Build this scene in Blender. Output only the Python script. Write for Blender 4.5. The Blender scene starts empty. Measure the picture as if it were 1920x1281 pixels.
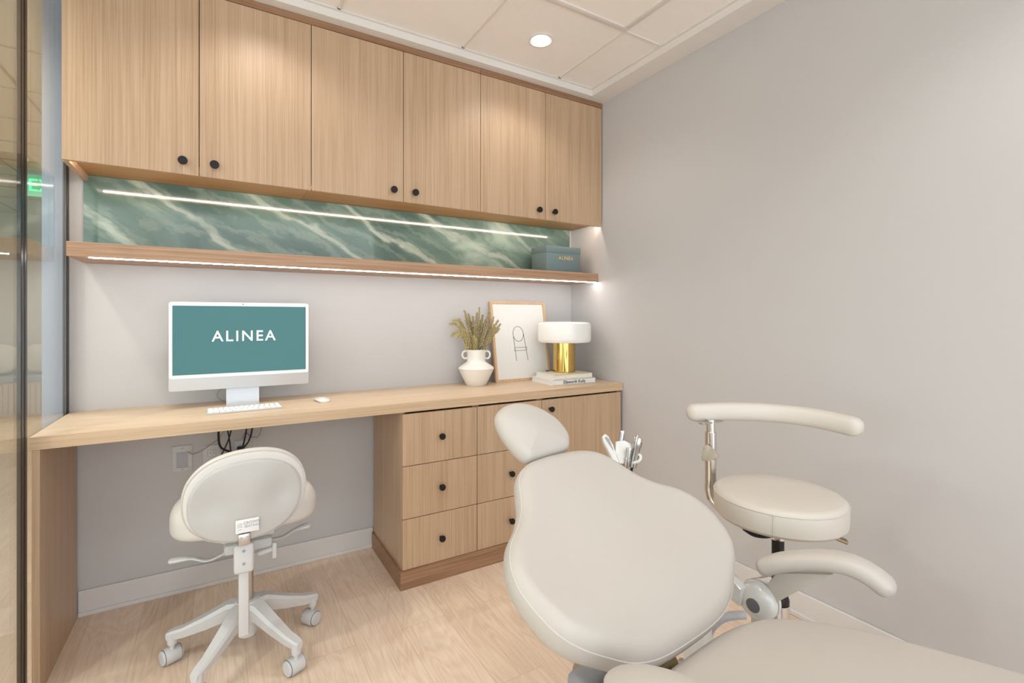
import bpy, bmesh, math, random
from math import sin, cos, pi, radians, sqrt
from mathutils import Vector, Matrix
random.seed(7)
D = bpy.data
COL = bpy.context.scene.collection

# ------------------------------------------------------------------ materials
def lin(c):
    c = c / 255.0
    return c / 12.92 if c <= 0.04045 else ((c + 0.055) / 1.055) ** 2.4
def rgb(r, g, b): return (lin(r), lin(g), lin(b), 1.0)

def new_mat(name):
    m = D.materials.new(name); m.use_nodes = True
    nt = m.node_tree; b = nt.nodes['Principled BSDF']
    return m, nt, b
def plain(name, col, rough=0.5, metal=0.0, spec=0.5, bump=0.0, bscale=200.0, coat=0.0, var=0.0, vscale=6.0):
    m, nt, b = new_mat(name)
    b.inputs['Base Color'].default_value = col
    b.inputs['Roughness'].default_value = rough
    b.inputs['Metallic'].default_value = metal
    b.inputs['Specular IOR Level'].default_value = spec
    if coat: b.inputs['Coat Weight'].default_value = coat; b.inputs['Coat Roughness'].default_value = 0.1
    tc = nt.nodes.new('ShaderNodeTexCoord')
    if var:
        nz = nt.nodes.new('ShaderNodeTexNoise'); nz.inputs['Scale'].default_value = vscale; nz.inputs['Detail'].default_value = 4
        nt.links.new(tc.outputs['Object'], nz.inputs['Vector'])
        mx = nt.nodes.new('ShaderNodeMix'); mx.data_type = 'RGBA'
        mx.inputs[6].default_value = tuple(c * (1 - var) for c in col[:3]) + (1,)
        mx.inputs[7].default_value = tuple(min(1, c * (1 + var)) for c in col[:3]) + (1,)
        nt.links.new(nz.outputs['Fac'], mx.inputs[0]); nt.links.new(mx.outputs[2], b.inputs['Base Color'])
    if bump:
        n2 = nt.nodes.new('ShaderNodeTexNoise'); n2.inputs['Scale'].default_value = bscale; n2.inputs['Detail'].default_value = 3
        nt.links.new(tc.outputs['Object'], n2.inputs['Vector'])
        bp = nt.nodes.new('ShaderNodeBump'); bp.inputs['Strength'].default_value = bump; bp.inputs['Distance'].default_value = 0.002
        nt.links.new(n2.outputs['Fac'], bp.inputs['Height']); nt.links.new(bp.outputs['Normal'], b.inputs['Normal'])
    return m
def emit(name, col, strength):
    m, nt, b = new_mat(name)
    b.inputs['Base Color'].default_value = col
    b.inputs['Emission Color'].default_value = col
    b.inputs['Emission Strength'].default_value = strength
    return m
def wood(name, axis, c_dark, c_mid, c_light, rough=0.42, fine=230.0, broad=18.0, spec=0.45):
    m, nt, b = new_mat(name)
    b.inputs['Roughness'].default_value = rough
    b.inputs['Specular IOR Level'].default_value = spec
    tc = nt.nodes.new('ShaderNodeTexCoord')
    oi = nt.nodes.new('ShaderNodeObjectInfo')
    off = nt.nodes.new('ShaderNodeVectorMath'); off.operation = 'ADD'
    comb = nt.nodes.new('ShaderNodeCombineXYZ')
    mul = nt.nodes.new('ShaderNodeMath'); mul.operation = 'MULTIPLY'; mul.inputs[1].default_value = 37.0
    nt.links.new(oi.outputs['Random'], mul.inputs[0])
    for i in range(3): nt.links.new(mul.outputs[0], comb.inputs[i])
    nt.links.new(tc.outputs['Object'], off.inputs[0]); nt.links.new(comb.outputs[0], off.inputs[1])
    def noise(s_across, s_along, detail, dist=0.0):
        mp = nt.nodes.new('ShaderNodeMapping')
        sc = [s_across] * 3; sc['XYZ'.index(axis)] = s_along
        mp.inputs['Scale'].default_value = sc
        nt.links.new(off.outputs[0], mp.inputs['Vector'])
        nz = nt.nodes.new('ShaderNodeTexNoise'); nz.inputs['Scale'].default_value = 1.0
        nz.inputs['Detail'].default_value = detail; nz.inputs['Distortion'].default_value = dist
        nt.links.new(mp.outputs[0], nz.inputs['Vector'])
        return nz
    n1 = noise(fine, 2.2, 4, 0.15); n2 = noise(broad, 0.55, 3, 0.3); n3 = noise(fine * 2.6, 9.0, 2)
    a1 = nt.nodes.new('ShaderNodeMath'); a1.operation = 'MULTIPLY_ADD'; a1.inputs[1].default_value = 0.55
    a2 = nt.nodes.new('ShaderNodeMath'); a2.operation = 'MULTIPLY_ADD'; a2.inputs[1].default_value = 0.28
    m3 = nt.nodes.new('ShaderNodeMath'); m3.operation = 'MULTIPLY'; m3.inputs[1].default_value = 0.14
    nt.links.new(n3.outputs['Fac'], m3.inputs[0])
    nt.links.new(n2.outputs['Fac'], a2.inputs[0]); nt.links.new(m3.outputs[0], a2.inputs[2])
    nt.links.new(n1.outputs['Fac'], a1.inputs[0]); nt.links.new(a2.outputs[0], a1.inputs[2])
    cr = nt.nodes.new('ShaderNodeValToRGB')
    e = cr.color_ramp.elements
    e[0].position = 0.36; e[0].color = c_dark; e[1].position = 0.66; e[1].color = c_light
    x = e.new(0.5); x.color = c_mid
    nt.links.new(a1.outputs[0], cr.inputs[0]); nt.links.new(cr.outputs[0], b.inputs['Base Color'])
    bp = nt.nodes.new('ShaderNodeBump'); bp.inputs['Strength'].default_value = 0.06; bp.inputs['Distance'].default_value = 0.001
    nt.links.new(n1.outputs['Fac'], bp.inputs['Height']); nt.links.new(bp.outputs['Normal'], b.inputs['Normal'])
    return m

WD, WM, WL = rgb(174, 143, 114), rgb(190, 160, 130), rgb(200, 172, 145)
M = {}
M['oak_z'] = wood('oak_vertical_grain', 'Z', WD, WM, WL)
M['oak_x'] = wood('oak_long_grain', 'X', rgb(188, 157, 124), rgb(203, 174, 142), rgb(213, 187, 158), fine=120, broad=22)
M['oak_under'] = wood('oak_underside_led_tint', 'X', rgb(178, 132, 76), rgb(192, 148, 92), rgb(202, 160, 106))  # warm LED bounce under the cabinets is put into this yellow
M['oak_shelf'] = wood('oak_shelf_grain', 'X', rgb(158, 122, 94), rgb(180, 145, 116), rgb(192, 158, 130), fine=120, broad=30)
M['oak_top_light'] = wood('oak_worktop_grain', 'X', rgb(200, 174, 144), rgb(213, 190, 162), rgb(220, 200, 174), fine=110, broad=26)
M['oak_y'] = wood('oak_cross_grain', 'Y', WD, WM, WL)
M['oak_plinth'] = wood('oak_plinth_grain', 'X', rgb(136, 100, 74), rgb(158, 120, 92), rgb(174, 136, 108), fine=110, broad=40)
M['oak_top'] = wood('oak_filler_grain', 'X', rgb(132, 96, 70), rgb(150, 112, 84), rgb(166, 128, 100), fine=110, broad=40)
M['frame_wood'] = wood('pale_frame_wood', 'Z', rgb(198, 160, 120), rgb(214, 178, 138), rgb(224, 192, 156), fine=200)
M['bench_wood'] = wood('bench_wood', 'Z', rgb(196, 176, 152), rgb(208, 190, 168), rgb(218, 202, 182), fine=40)
M['paint'] = plain('wall_paint', rgb(197, 194, 193), 0.55, spec=0.35, bump=0.05, bscale=350)
M['paint_daylight'] = plain('wall_paint_daylight_tint', rgb(164, 177, 196), 0.6, spec=0.3)  # blue tint of the corridor daylight painted into the wall colour
M['paint_corr'] = plain('corridor_paint', rgb(214, 210, 196), 0.7, spec=0.3)
M['base'] = plain('baseboard_paint', rgb(218, 214, 211), 0.45, spec=0.4)
M['tile'] = plain('ceiling_tile', rgb(244, 239, 235), 0.9, spec=0.2, bump=0.25, bscale=600, var=0.02, vscale=40)
M['soffit'] = plain('ceiling_paint', rgb(228, 223, 218), 0.7, spec=0.3)
M['grid'] = plain('grid_metal', rgb(226, 220, 214), 0.5, spec=0.4)
M['slot'] = plain('grid_end_shadow_gap', rgb(70, 62, 56), 0.8)
M['vinyl'] = plain('cream_vinyl', rgb(189, 182, 175), 0.42, spec=0.45, bump=0.04, bscale=900)
M['vinyl_stool'] = plain('stool_vinyl', rgb(202, 194, 184), 0.42, spec=0.45, bump=0.04, bscale=900)
M['vinyl_white'] = plain('white_vinyl', rgb(212, 208, 203), 0.4, spec=0.45, bump=0.03, bscale=900)
M['bracket'] = plain('cream_bracket', rgb(206, 199, 190), 0.45)
M['shell'] = plain('grey_white_shell', rgb(186, 183, 180), 0.36, spec=0.5)
M['piping'] = plain('vinyl_piping', rgb(200, 193, 185), 0.5)
M['plastic'] = plain('white_plastic', rgb(204, 203, 203), 0.38, spec=0.5)
M['plastic_gloss'] = plain('white_gloss_plastic', rgb(222, 222, 220), 0.18, spec=0.5, coat=0.4)
M['plastic_grey'] = plain('grey_plastic', rgb(150, 152, 158), 0.4)
M['plastic_dark'] = plain('dark_grey_plastic', rgb(104, 105, 112), 0.5)
M['ceramic'] = plain('white_ceramic', rgb(236, 230, 222), 0.35, spec=0.5, bump=0.04, bscale=160)
M['black'] = plain('matte_black', rgb(16, 14, 14), 0.45, spec=0.4)
M['black_frame'] = plain('black_anodised_metal', rgb(22, 20, 20), 0.3, spec=0.5)
M['cable_black'] = plain('black_cable', rgb(14, 13, 14), 0.5)
M['cable_grey'] = plain('grey_cable', rgb(160, 158, 158), 0.5)
M['chrome'] = plain('chrome', rgb(222, 220, 218), 0.12, metal=1.0)
M['steel'] = plain('brushed_steel', rgb(196, 194, 192), 0.3, metal=1.0)
M['brass'] = plain('polished_brass', rgb(216, 180, 104), 0.1, metal=1.0)
M['bronze'] = plain('bronze_metal', rgb(140, 122, 90), 0.3, metal=0.8)
M['opal'] = plain('opal_glass', rgb(240, 238, 234), 0.22, spec=0.5, coat=0.3)
M['aluminium'] = plain('silver_aluminium', rgb(206, 208, 212), 0.38, metal=0.35, spec=0.5)
M['bezel'] = plain('white_bezel', rgb(232, 236, 238), 0.25, spec=0.5)
M['key'] = plain('white_key', rgb(244, 244, 244), 0.5)
M['box'] = plain('teal_grey_card', rgb(108, 126, 129), 0.5, spec=0.4)
M['gold'] = plain('gold_foil', rgb(232, 204, 140), 0.35, metal=0.5)
M['paper'] = plain('paper', rgb(236, 234, 230), 0.7, var=0.01)
M['pages'] = plain('page_edges', rgb(232, 230, 226), 0.8, bump=0.3, bscale=900)
M['cover_white'] = plain('white_book_cover', rgb(234, 233, 232), 0.4)
M['cover_cream'] = plain('cream_book_cover', rgb(230, 225, 205), 0.5)
M['ink'] = plain('black_ink', rgb(40, 40, 42), 0.7)
M['ink_grey'] = plain('grey_ink', rgb(150, 150, 158), 0.7)
M['sticker'] = plain('white_sticker', rgb(232, 230, 230), 0.5)
M['pillow'] = plain('linen_cushion', rgb(218, 212, 196), 0.9, bump=0.3, bscale=300)
M['bench_pad'] = plain('grey_bench_pad', rgb(160, 168, 170), 0.85)
M['stem'] = plain('dry_stem', rgb(128, 116, 70), 0.8)
M['spike'] = plain('dry_flower_spike', rgb(178, 162, 122), 0.85, var=0.6, vscale=260)
M['spike_yellow'] = plain('yellow_dry_flower_spike', rgb(196, 178, 122), 0.85, var=0.55, vscale=260)
M['shadow_gap'] = plain('door_gap_shade', rgb(60, 44, 34), 0.8)  # dark tone standing for the shade between the doors
M['led'] = emit('led_diffuser', (1.0, 0.985, 0.96, 1), 40.0)
M['led_upper'] = emit('led_diffuser_upper', (1.0, 0.96, 0.90, 1), 46.0)
M['lens'] = emit('downlight_lens', (1.0, 0.95, 0.88, 1), 14.0)
M['lens_corr'] = emit('corridor_downlight_lens', (1.0, 0.96, 0.9, 1), 9.0)
M['exit_green'] = emit('exit_green', (0.10, 0.85, 0.35, 1), 2.2)
M['screen_text'] = emit('screen_text', (0.93, 0.95, 1.0, 1), 1.0)

def make_exit_plate():
    m, nt, b = new_mat('green_tinted_acrylic')
    b.inputs['Base Color'].default_value = (0.45, 0.9, 0.6, 1)
    b.inputs['Transmission Weight'].default_value = 0.0
    b.inputs['Emission Color'].default_value = (0.12, 0.75, 0.35, 1); b.inputs['Emission Strength'].default_value = 0.35
    return m
M['exit_plate'] = make_exit_plate()

def make_screen():
    m, nt, b = new_mat('teal_screen')
    b.inputs['Base Color'].default_value = (0.01, 0.015, 0.015, 1)
    b.inputs['Roughness'].default_value = 0.12; b.inputs['Specular IOR Level'].default_value = 0.2
    b.inputs['Emission Color'].default_value = rgb(84, 142, 142)
    b.inputs['Emission Strength'].default_value = 0.78
    return m
M['screen'] = make_screen()

def make_glass():
    m = D.materials.new('clear_glass'); m.use_nodes = True
    nt = m.node_tree; nt.nodes.clear()
    out = nt.nodes.new('ShaderNodeOutputMaterial')
    tr = nt.nodes.new('ShaderNodeBsdfTransparent'); tr.inputs[0].default_value = (0.965, 0.985, 0.975, 1)
    gl = nt.nodes.new('ShaderNodeBsdfGlossy'); gl.inputs['Roughness'].default_value = 0.0
    geo = nt.nodes.new('ShaderNodeNewGeometry')
    dot = nt.nodes.new('ShaderNodeVectorMath'); dot.operation = 'DOT_PRODUCT'
    nt.links.new(geo.outputs['Incoming'], dot.inputs[0]); nt.links.new(geo.outputs['Normal'], dot.inputs[1])
    ab = nt.nodes.new('ShaderNodeMath'); ab.operation = 'ABSOLUTE'; nt.links.new(dot.outputs['Value'], ab.inputs[0])
    om = nt.nodes.new('ShaderNodeMath'); om.operation = 'SUBTRACT'; om.inputs[0].default_value = 1; nt.links.new(ab.outputs[0], om.inputs[1])
    pw = nt.nodes.new('ShaderNodeMath'); pw.operation = 'POWER'; pw.inputs[1].default_value = 5; nt.links.new(om.outputs[0], pw.inputs[0])
    ma = nt.nodes.new('ShaderNodeMath'); ma.operation = 'MULTIPLY_ADD'; ma.inputs[1].default_value = 0.96; ma.inputs[2].default_value = 0.04
    nt.links.new(pw.outputs[0], ma.inputs[0])
    mx = nt.nodes.new('ShaderNodeMixShader')
    nt.links.new(ma.outputs[0], mx.inputs[0]); nt.links.new(tr.outputs[0], mx.inputs[1]); nt.links.new(gl.outputs[0], mx.inputs[2])
    nt.links.new(mx.outputs[0], out.inputs[0])
    return m
M['glass'] = make_glass()

def make_marble():
    m, nt, b = new_mat('green_quartzite')
    b.inputs['Roughness'].default_value = 0.03; b.inputs['Specular IOR Level'].default_value = 0.5
    tc = nt.nodes.new('ShaderNodeTexCoord')
    mp0 = nt.nodes.new('ShaderNodeMapping'); mp0.inputs['Rotation'].default_value = (0, radians(-27), 0)
    nt.links.new(tc.outputs['Object'], mp0.inputs['Vector'])
    def noise(sc, detail, dist, rough=0.55):
        mp = nt.nodes.new('ShaderNodeMapping'); mp.inputs['Scale'].default_value = sc
        nt.links.new(mp0.outputs[0], mp.inputs['Vector'])
        nz = nt.nodes.new('ShaderNodeTexNoise'); nz.inputs['Scale'].default_value = 1; nz.inputs['Detail'].default_value = detail
        nz.inputs['Distortion'].default_value = dist; nz.inputs['Roughness'].default_value = rough
        nt.links.new(mp.outputs[0], nz.inputs['Vector']); return nz
    base = noise((1.2, 1, 3.3), 6, 1.0, 0.5)
    cr = nt.nodes.new('ShaderNodeValToRGB'); e = cr.color_ramp.elements
    e[0].position = 0.32; e[0].color = rgb(60, 82, 76); e[1].position = 0.68; e[1].color = rgb(152, 170, 158)
    x = e.new(0.47); x.color = rgb(84, 107, 99)
    x = e.new(0.58); x.color = rgb(100, 122, 112)
    nt.links.new(base.outputs['Fac'], cr.inputs[0])
    # light veins: distorted diagonal bands, kept narrow
    wv = nt.nodes.new('ShaderNodeTexWave'); wv.wave_type = 'BANDS'; wv.bands_direction = 'Z'
    wv.inputs['Scale'].default_value = 1.5; wv.inputs['Distortion'].default_value = 6.5
    wv.inputs['Detail'].default_value = 5.0; wv.inputs['Detail Scale'].default_value = 1.6; wv.inputs['Detail Roughness'].default_value = 0.62
    mpw = nt.nodes.new('ShaderNodeMapping'); mpw.inputs['Scale'].default_value = (0.45, 1, 1)
    nt.links.new(mp0.outputs[0], mpw.inputs['Vector']); nt.links.new(mpw.outputs[0], wv.inputs['Vector'])
    vr = nt.nodes.new('ShaderNodeValToRGB'); ve = vr.color_ramp.elements
    ve[0].position = 0.70; ve[0].color = (0, 0, 0, 1); ve[1].position = 0.99; ve[1].color = (1, 1, 1, 1)
    x = ve.new(0.90); x.color = (0.18, 0.18, 0.18, 1)
    nt.links.new(wv.outputs['Fac'], vr.inputs[0])
    wv2 = nt.nodes.new('ShaderNodeTexWave'); wv2.wave_type = 'BANDS'; wv2.bands_direction = 'Z'
    wv2.inputs['Scale'].default_value = 3.4; wv2.inputs['Distortion'].default_value = 13.0; wv2.inputs['Phase Offset'].default_value = 2.1
    wv2.inputs['Detail'].default_value = 6.0; wv2.inputs['Detail Scale'].default_value = 1.3; wv2.inputs['Detail Roughness'].default_value = 0.66
    nt.links.new(mpw.outputs[0], wv2.inputs['Vector'])
    vr2 = nt.nodes.new('ShaderNodeValToRGB'); v2 = vr2.color_ramp.elements
    v2[0].position = 0.55; v2[0].color = (0, 0, 0, 1); v2[1].position = 1.0; v2[1].color = (0.26, 0.26, 0.26, 1)
    nt.links.new(wv2.outputs['Fac'], vr2.inputs[0])
    sm = nt.nodes.new('ShaderNodeMix'); sm.data_type = 'RGBA'; sm.blend_type = 'LIGHTEN'; sm.inputs[0].default_value = 1.0
    nt.links.new(vr.outputs[0], sm.inputs[6]); nt.links.new(vr2.outputs[0], sm.inputs[7])
    fine = noise((6, 4, 22), 6, 0.6, 0.65)
    fr = nt.nodes.new('ShaderNodeMath'); fr.operation = 'MULTIPLY'; nt.links.new(sm.outputs[2], fr.inputs[0]); nt.links.new(fine.outputs['Fac'], fr.inputs[1])
    fr2 = nt.nodes.new('ShaderNodeMath'); fr2.operation = 'MULTIPLY'; fr2.inputs[1].default_value = 1.15; nt.links.new(fr.outputs[0], fr2.inputs[0]); fr2.use_clamp = True
    mx = nt.nodes.new('ShaderNodeMix'); mx.data_type = 'RGBA'; mx.inputs[7].default_value = rgb(174, 184, 172)
    nt.links.new(fr2.outputs[0], mx.inputs[0]); nt.links.new(cr.outputs[0], mx.inputs[6])
    nt.links.new(mx.outputs[2], b.inputs['Base Color'])
    return m
M['marble'] = make_marble()

def make_floor():
    m, nt, b = new_mat('pale_oak_planks')
    b.inputs['Roughness'].default_value = 0.5; b.inputs['Specular IOR Level'].default_value = 0.35
    tc = nt.nodes.new('ShaderNodeTexCoord')
    mp = nt.nodes.new('ShaderNodeMapping'); mp.inputs['Rotation'].default_value = (0, 0, radians(90))
    nt.links.new(tc.outputs['Object'], mp.inputs['Vector'])
    br = nt.nodes.new('ShaderNodeTexBrick')
    br.inputs['Scale'].default_value = 1.0; br.inputs['Brick Width'].default_value = 1.22; br.inputs['Row Height'].default_value = 0.18
    br.inputs['Mortar Size'].default_value = 0.0008; br.inputs['Mortar Smooth'].default_value = 0.3
    br.offset = 0.37; br.inputs['Color1'].default_value = (0, 0, 0, 1); br.inputs['Color2'].default_value = (1, 1, 1, 1); br.inputs['Mortar'].default_value = (0.35, 0.35, 0.35, 1)
    nt.links.new(mp.outputs[0], br.inputs['Vector'])
    # per plank offset of the grain
    comb = nt.nodes.new('ShaderNodeVectorMath'); comb.operation = 'MULTIPLY_ADD'
    comb.inputs[1].default_value = (5.0, 9.0, 3.0)
    nt.links.new(br.outputs['Color'], comb.inputs[0]); nt.links.new(tc.outputs['Object'], comb.inputs[2])
    def noise(sx, sy, detail, dist):
        m2 = nt.nodes.new('ShaderNodeMapping'); m2.inputs['Scale'].default_value = (sx, sy, 1)
        nt.links.new(comb.outputs[0], m2.inputs['Vector'])
        nz = nt.nodes.new('ShaderNodeTexNoise'); nz.inputs['Scale'].default_value = 1; nz.inputs['Detail'].default_value = detail; nz.inputs['Distortion'].default_value = dist
        nt.links.new(m2.outputs[0], nz.inputs['Vector']); return nz
    n0 = noise(7.0, 1.3, 2, 0.6)
    # cathedral figure: contour lines of the broad noise
    k = nt.nodes.new('ShaderNodeMath'); k.operation = 'MULTIPLY'; k.inputs[1].default_value = 95.0; nt.links.new(n0.outputs['Fac'], k.inputs[0])
    sn = nt.nodes.new('ShaderNodeMath'); sn.operation = 'SINE'; nt.links.new(k.outputs[0], sn.inputs[0])
    n1 = noise(140.0, 5.0, 4, 0.2)
    a1 = nt.nodes.new('ShaderNodeMath'); a1.operation = 'MULTIPLY_ADD'; a1.inputs[1].default_value = 0.055; a1.inputs[2].default_value = 0.0
    nt.links.new(sn.outputs[0], a1.inputs[0])
    a2 = nt.nodes.new('ShaderNodeMath'); a2.operation = 'MULTIPLY_ADD'; a2.inputs[1].default_value = 0.45
    nt.links.new(n1.outputs['Fac'], a2.inputs[0]); nt.links.new(a1.outputs[0], a2.inputs[2])
    a3 = nt.nodes.new('ShaderNodeMath'); a3.operation = 'MULTIPLY_ADD'; a3.inputs[1].default_value = 0.30
    nt.links.new(n0.outputs['Fac'], a3.inputs[0]); nt.links.new(a2.outputs[0], a3.inputs[2])
    sep = nt.nodes.new('ShaderNodeSeparateColor'); nt.links.new(br.outputs['Color'], sep.inputs[0])
    a4 = nt.nodes.new('ShaderNodeMath'); a4.operation = 'MULTIPLY_ADD'; a4.inputs[1].default_value = 0.14
    nt.links.new(sep.outputs[0], a4.inputs[0]); nt.links.new(a3.outputs[0], a4.inputs[2])
    cr = nt.nodes.new('ShaderNodeValToRGB'); e = cr.color_ramp.elements
    e[0].position = 0.22; e[0].color = rgb(210, 184, 160); e[1].position = 0.66; e[1].color = rgb(238, 219, 200)
    x = e.new(0.44); x.color = rgb(226, 202, 180)
    nt.links.new(a4.outputs[0], cr.inputs[0])
    mx = nt.nodes.new('ShaderNodeMix'); mx.data_type = 'RGBA'; mx.blend_type = 'MULTIPLY'; mx.inputs[7].default_value = (0.72, 0.66, 0.6, 1)
    nt.links.new(br.outputs['Fac'], mx.inputs[0]); nt.links.new(cr.outputs[0], mx.inputs[6])
    nt.links.new(mx.outputs[2], b.inputs['Base Color'])
    return m
M['floor'] = make_floor()

# ------------------------------------------------------------------ mesh helpers
def link(o, parent=None):
    COL.objects.link(o)
    if parent: o.parent = parent
    return o
def obj(name, bm, mat, parent=None, smooth=35, label=None):
    me = D.meshes.new(name)
    bmesh.ops.recalc_face_normals(bm, faces=bm.faces[:])
    bm.to_mesh(me); bm.free()
    for m in (mat if isinstance(mat, (list, tuple)) else [mat]): me.materials.append(m)
    if smooth:
        me.polygons.foreach_set('use_smooth', [True] * len(me.polygons))
        me.set_sharp_from_angle(angle=radians(smooth))
    o = D.objects.new(name, me)
    if label: o['label'] = label
    return link(o, parent)
def empty(name, loc, rz=0.0, label=None, cat=None, group=None):
    o = D.objects.new(name, None); o.empty_display_size = 0.05
    o.location = loc; o.rotation_euler = (0, 0, radians(rz)); COL.objects.link(o)
    return tag(o, label, cat, group)
def tag(o, label=None, cat=None, group=None, kind=None):
    if label: o['label'] = label
    if cat: o['category'] = cat
    if group: o['group'] = group
    if kind: o['kind'] = kind
    return o
def struct(name, bm, mat, parent=None, smooth=35, label=None):
    o = obj(name, bm, mat, parent, smooth)
    if not parent: o['kind'] = 'structure'
    if label: o['label'] = label
    return o
def B(): return bmesh.new()

def add_box(bm, x0, x1, y0, y1, z0, z1, bev=0.0, seg=2, mat=None):
    vs = [bm.verts.new((x, y, z)) for x in (x0, x1) for y in (y0, y1) for z in (z0, z1)]
    q = [(0, 1, 3, 2), (4, 6, 7, 5), (0, 4, 5, 1), (2, 3, 7, 6), (0, 2, 6, 4), (1, 5, 7, 3)]
    fs = [bm.faces.new([vs[i] for i in f]) for f in q]
    if mat is not None:
        for v in vs: v.co = mat @ v.co
    if bev:
        es = list({e for f in fs for e in f.edges})
        bmesh.ops.bevel(bm, geom=es, offset=bev, segments=seg, affect='EDGES', profile=0.5)
    return bm
def box(x0, x1, y0, y1, z0, z1, bev=0.0, seg=2): return add_box(B(), x0, x1, y0, y1, z0, z1, bev, seg)

def catmull(pts, k=6, closed=False):
    pts = [Vector(p) for p in pts]; n = len(pts); out = []
    rng = range(n) if closed else range(n - 1)
    for i in rng:
        if closed: p0, p1, p2, p3 = pts[i - 1], pts[i], pts[(i + 1) % n], pts[(i + 2) % n]
        else: p0, p1, p2, p3 = pts[max(i - 1, 0)], pts[i], pts[i + 1], pts[min(i + 2, n - 1)]
        for j in range(k):
            t = j / k
            out.append(0.5 * ((2 * p1) + (-p0 + p2) * t + (2 * p0 - 5 * p1 + 4 * p2 - p3) * t * t + (-p0 + 3 * p1 - 3 * p2 + p3) * t ** 3))
    if not closed: out.append(pts[-1])
    return out
def ring_faces(bm, ra, rb):
    n = len(ra)
    for i in range(n):
        try: bm.faces.new((ra[i], ra[(i + 1) % n], rb[(i + 1) % n], rb[i]))
        except ValueError: pass
def add_tube(bm, pts, r, n=10, cap=True, closed=False, flat=1.0):
    pts = [Vector(p) for p in pts]; N = len(pts)
    rs = r if isinstance(r, (list, tuple)) else [r] * N
    t0 = (pts[1] - pts[0]).normalized()
    ref = Vector((0, 0, 1)) if abs(t0.z) < 0.9 else Vector((1, 0, 0))
    side = t0.cross(ref).normalized(); prev = None; rings = []
    for i, p in enumerate(pts):
        if closed: t = (pts[(i + 1) % N] - pts[i - 1]).normalized()
        else: t = (pts[min(i + 1, N - 1)] - pts[max(i - 1, 0)]).normalized()
        side = (side - t * side.dot(t)).normalized(); up = side.cross(t)
        rings.append([bm.verts.new(p + side * cos(2 * pi * j / n) * rs[i] + up * sin(2 * pi * j / n) * rs[i] * flat) for j in range(n)])
    for a, b in zip(rings, rings[1:]): ring_faces(bm, a, b)
    if closed: ring_faces(bm, rings[-1], rings[0])
    elif cap:
        bm.faces.new(rings[0]); bm.faces.new(rings[-1])
    return bm
def tube(pts, r, n=10, k=0, **kw):
    if k: pts = catmull(pts, k, kw.get('closed', False))
    return add_tube(B(), pts, r, n, **kw)
def add_lathe(bm, prof, n=40, mat=None):
    mat = mat or Matrix()
    rings = []
    for r, z in prof:
        if r < 1e-6: rings.append([bm.verts.new(mat @ Vector((0, 0, z)))])
        else: rings.append([bm.verts.new(mat @ Vector((r * cos(2 * pi * j / n), r * sin(2 * pi * j / n), z))) for j in range(n)])
    for a, b in zip(rings, rings[1:]):
        if len(a) == 1 and len(b) == 1: continue
        if len(a) == 1:
            for j in range(n): bm.faces.new((a[0], b[j], b[(j + 1) % n]))
        elif len(b) == 1:
            for j in range(n): bm.faces.new((a[j], a[(j + 1) % n], b[0]))
        else: ring_faces(bm, a, b)
    for rg in (rings[0], rings[-1]):
        if len(rg) > 1: bm.faces.new(rg)
    return bm
def lathe(prof, n=40, mat=None): return add_lathe(B(), prof, n, mat)
def axis_mat(loc, direction):
    return Matrix.Translation(Vector(loc)) @ Vector(direction).to_track_quat('Z', 'Y').to_matrix().to_4x4()
def rod(a, b, r, n=16):
    a, b = Vector(a), Vector(b)
    return lathe([(r, 0), (r, (b - a).length)], n, axis_mat(a, b - a))
def add_prism(bm, poly, fn, h0, h1, bev=0.0):
    lo = [bm.verts.new(fn(p[0], p[1], h0)) for p in poly]; hi = [bm.verts.new(fn(p[0], p[1], h1)) for p in poly]
    fs = [bm.faces.new(lo), bm.faces.new(hi)]
    n = len(poly)
    for i in range(n): fs.append(bm.faces.new((lo[i], lo[(i + 1) % n], hi[(i + 1) % n], hi[i])))
    if bev:
        es = list({e for f in fs[:2] for e in f.edges})
        bmesh.ops.bevel(bm, geom=es, offset=bev, segments=3, affect='EDGES', profile=0.5)
    return bm
def offset_outline(pts, d):
    n = len(pts); out = []
    for i in range(n):
        t = (pts[(i + 1) % n] - pts[i - 1]); t = t.normalized() if t.length else Vector((1, 0))
        out.append(pts[i] + Vector((-t.y, t.x)) * d)       # inward for a counter-clockwise outline
    return out
def cushion(outline, fn, thick, r=0.02, dome=0.01, r_back=0.02, seg=6, rings=9, steps=5, back_inset=0.0):
    """Closed CCW outline in (u, s); fn(u, s, h) gives the 3-D point. Front face at h=0, back at h=-thick."""
    pts = [Vector(p).to_2d() for p in catmull([(p[0], p[1], 0) for p in outline], steps, True)]
    c = sum(pts, Vector((0, 0))) / len(pts)
    layers = []
    def ring(inset, h, scale=1.0):
        o = offset_outline(pts, inset) if inset else pts
        layers.append(([c + (p - c) * scale for p in o], h))
    for k in (0.25, 0.5, 0.75): layers.append(([c + (p - c) * k for p in offset_outline(pts, r_back + back_inset)], -thick))
    for i in range(seg + 1):
        a = pi / 2 * i / seg
        ring(r_back * (1 - sin(a)) + back_inset * (1 - i / seg), -thick + r_back * (1 - cos(a)))
    for i in range(seg + 1):
        a = pi / 2 * i / seg
        ring(r * (1 - cos(a)), -r + r * sin(a))
    inner = offset_outline(pts, r)
    for i in range(1, rings):
        k = 1 - i / rings
        layers.append(([c + (p - c) * k for p in inner], dome * (1 - k * k)))
    bm = B(); vr = [[bm.verts.new(fn(p.x, p.y, h)) for p in lay] for lay, h in layers]
    for a, b in zip(vr, vr[1:]): ring_faces(bm, a, b)
    for rg, h in ((vr[0], -thick), (vr[-1], dome)):
        cv = bm.verts.new(fn(c.x, c.y, h))
        for i in range(len(rg)): bm.faces.new((rg[i], rg[(i + 1) % len(rg)], cv))
    return bm, pts
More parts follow.
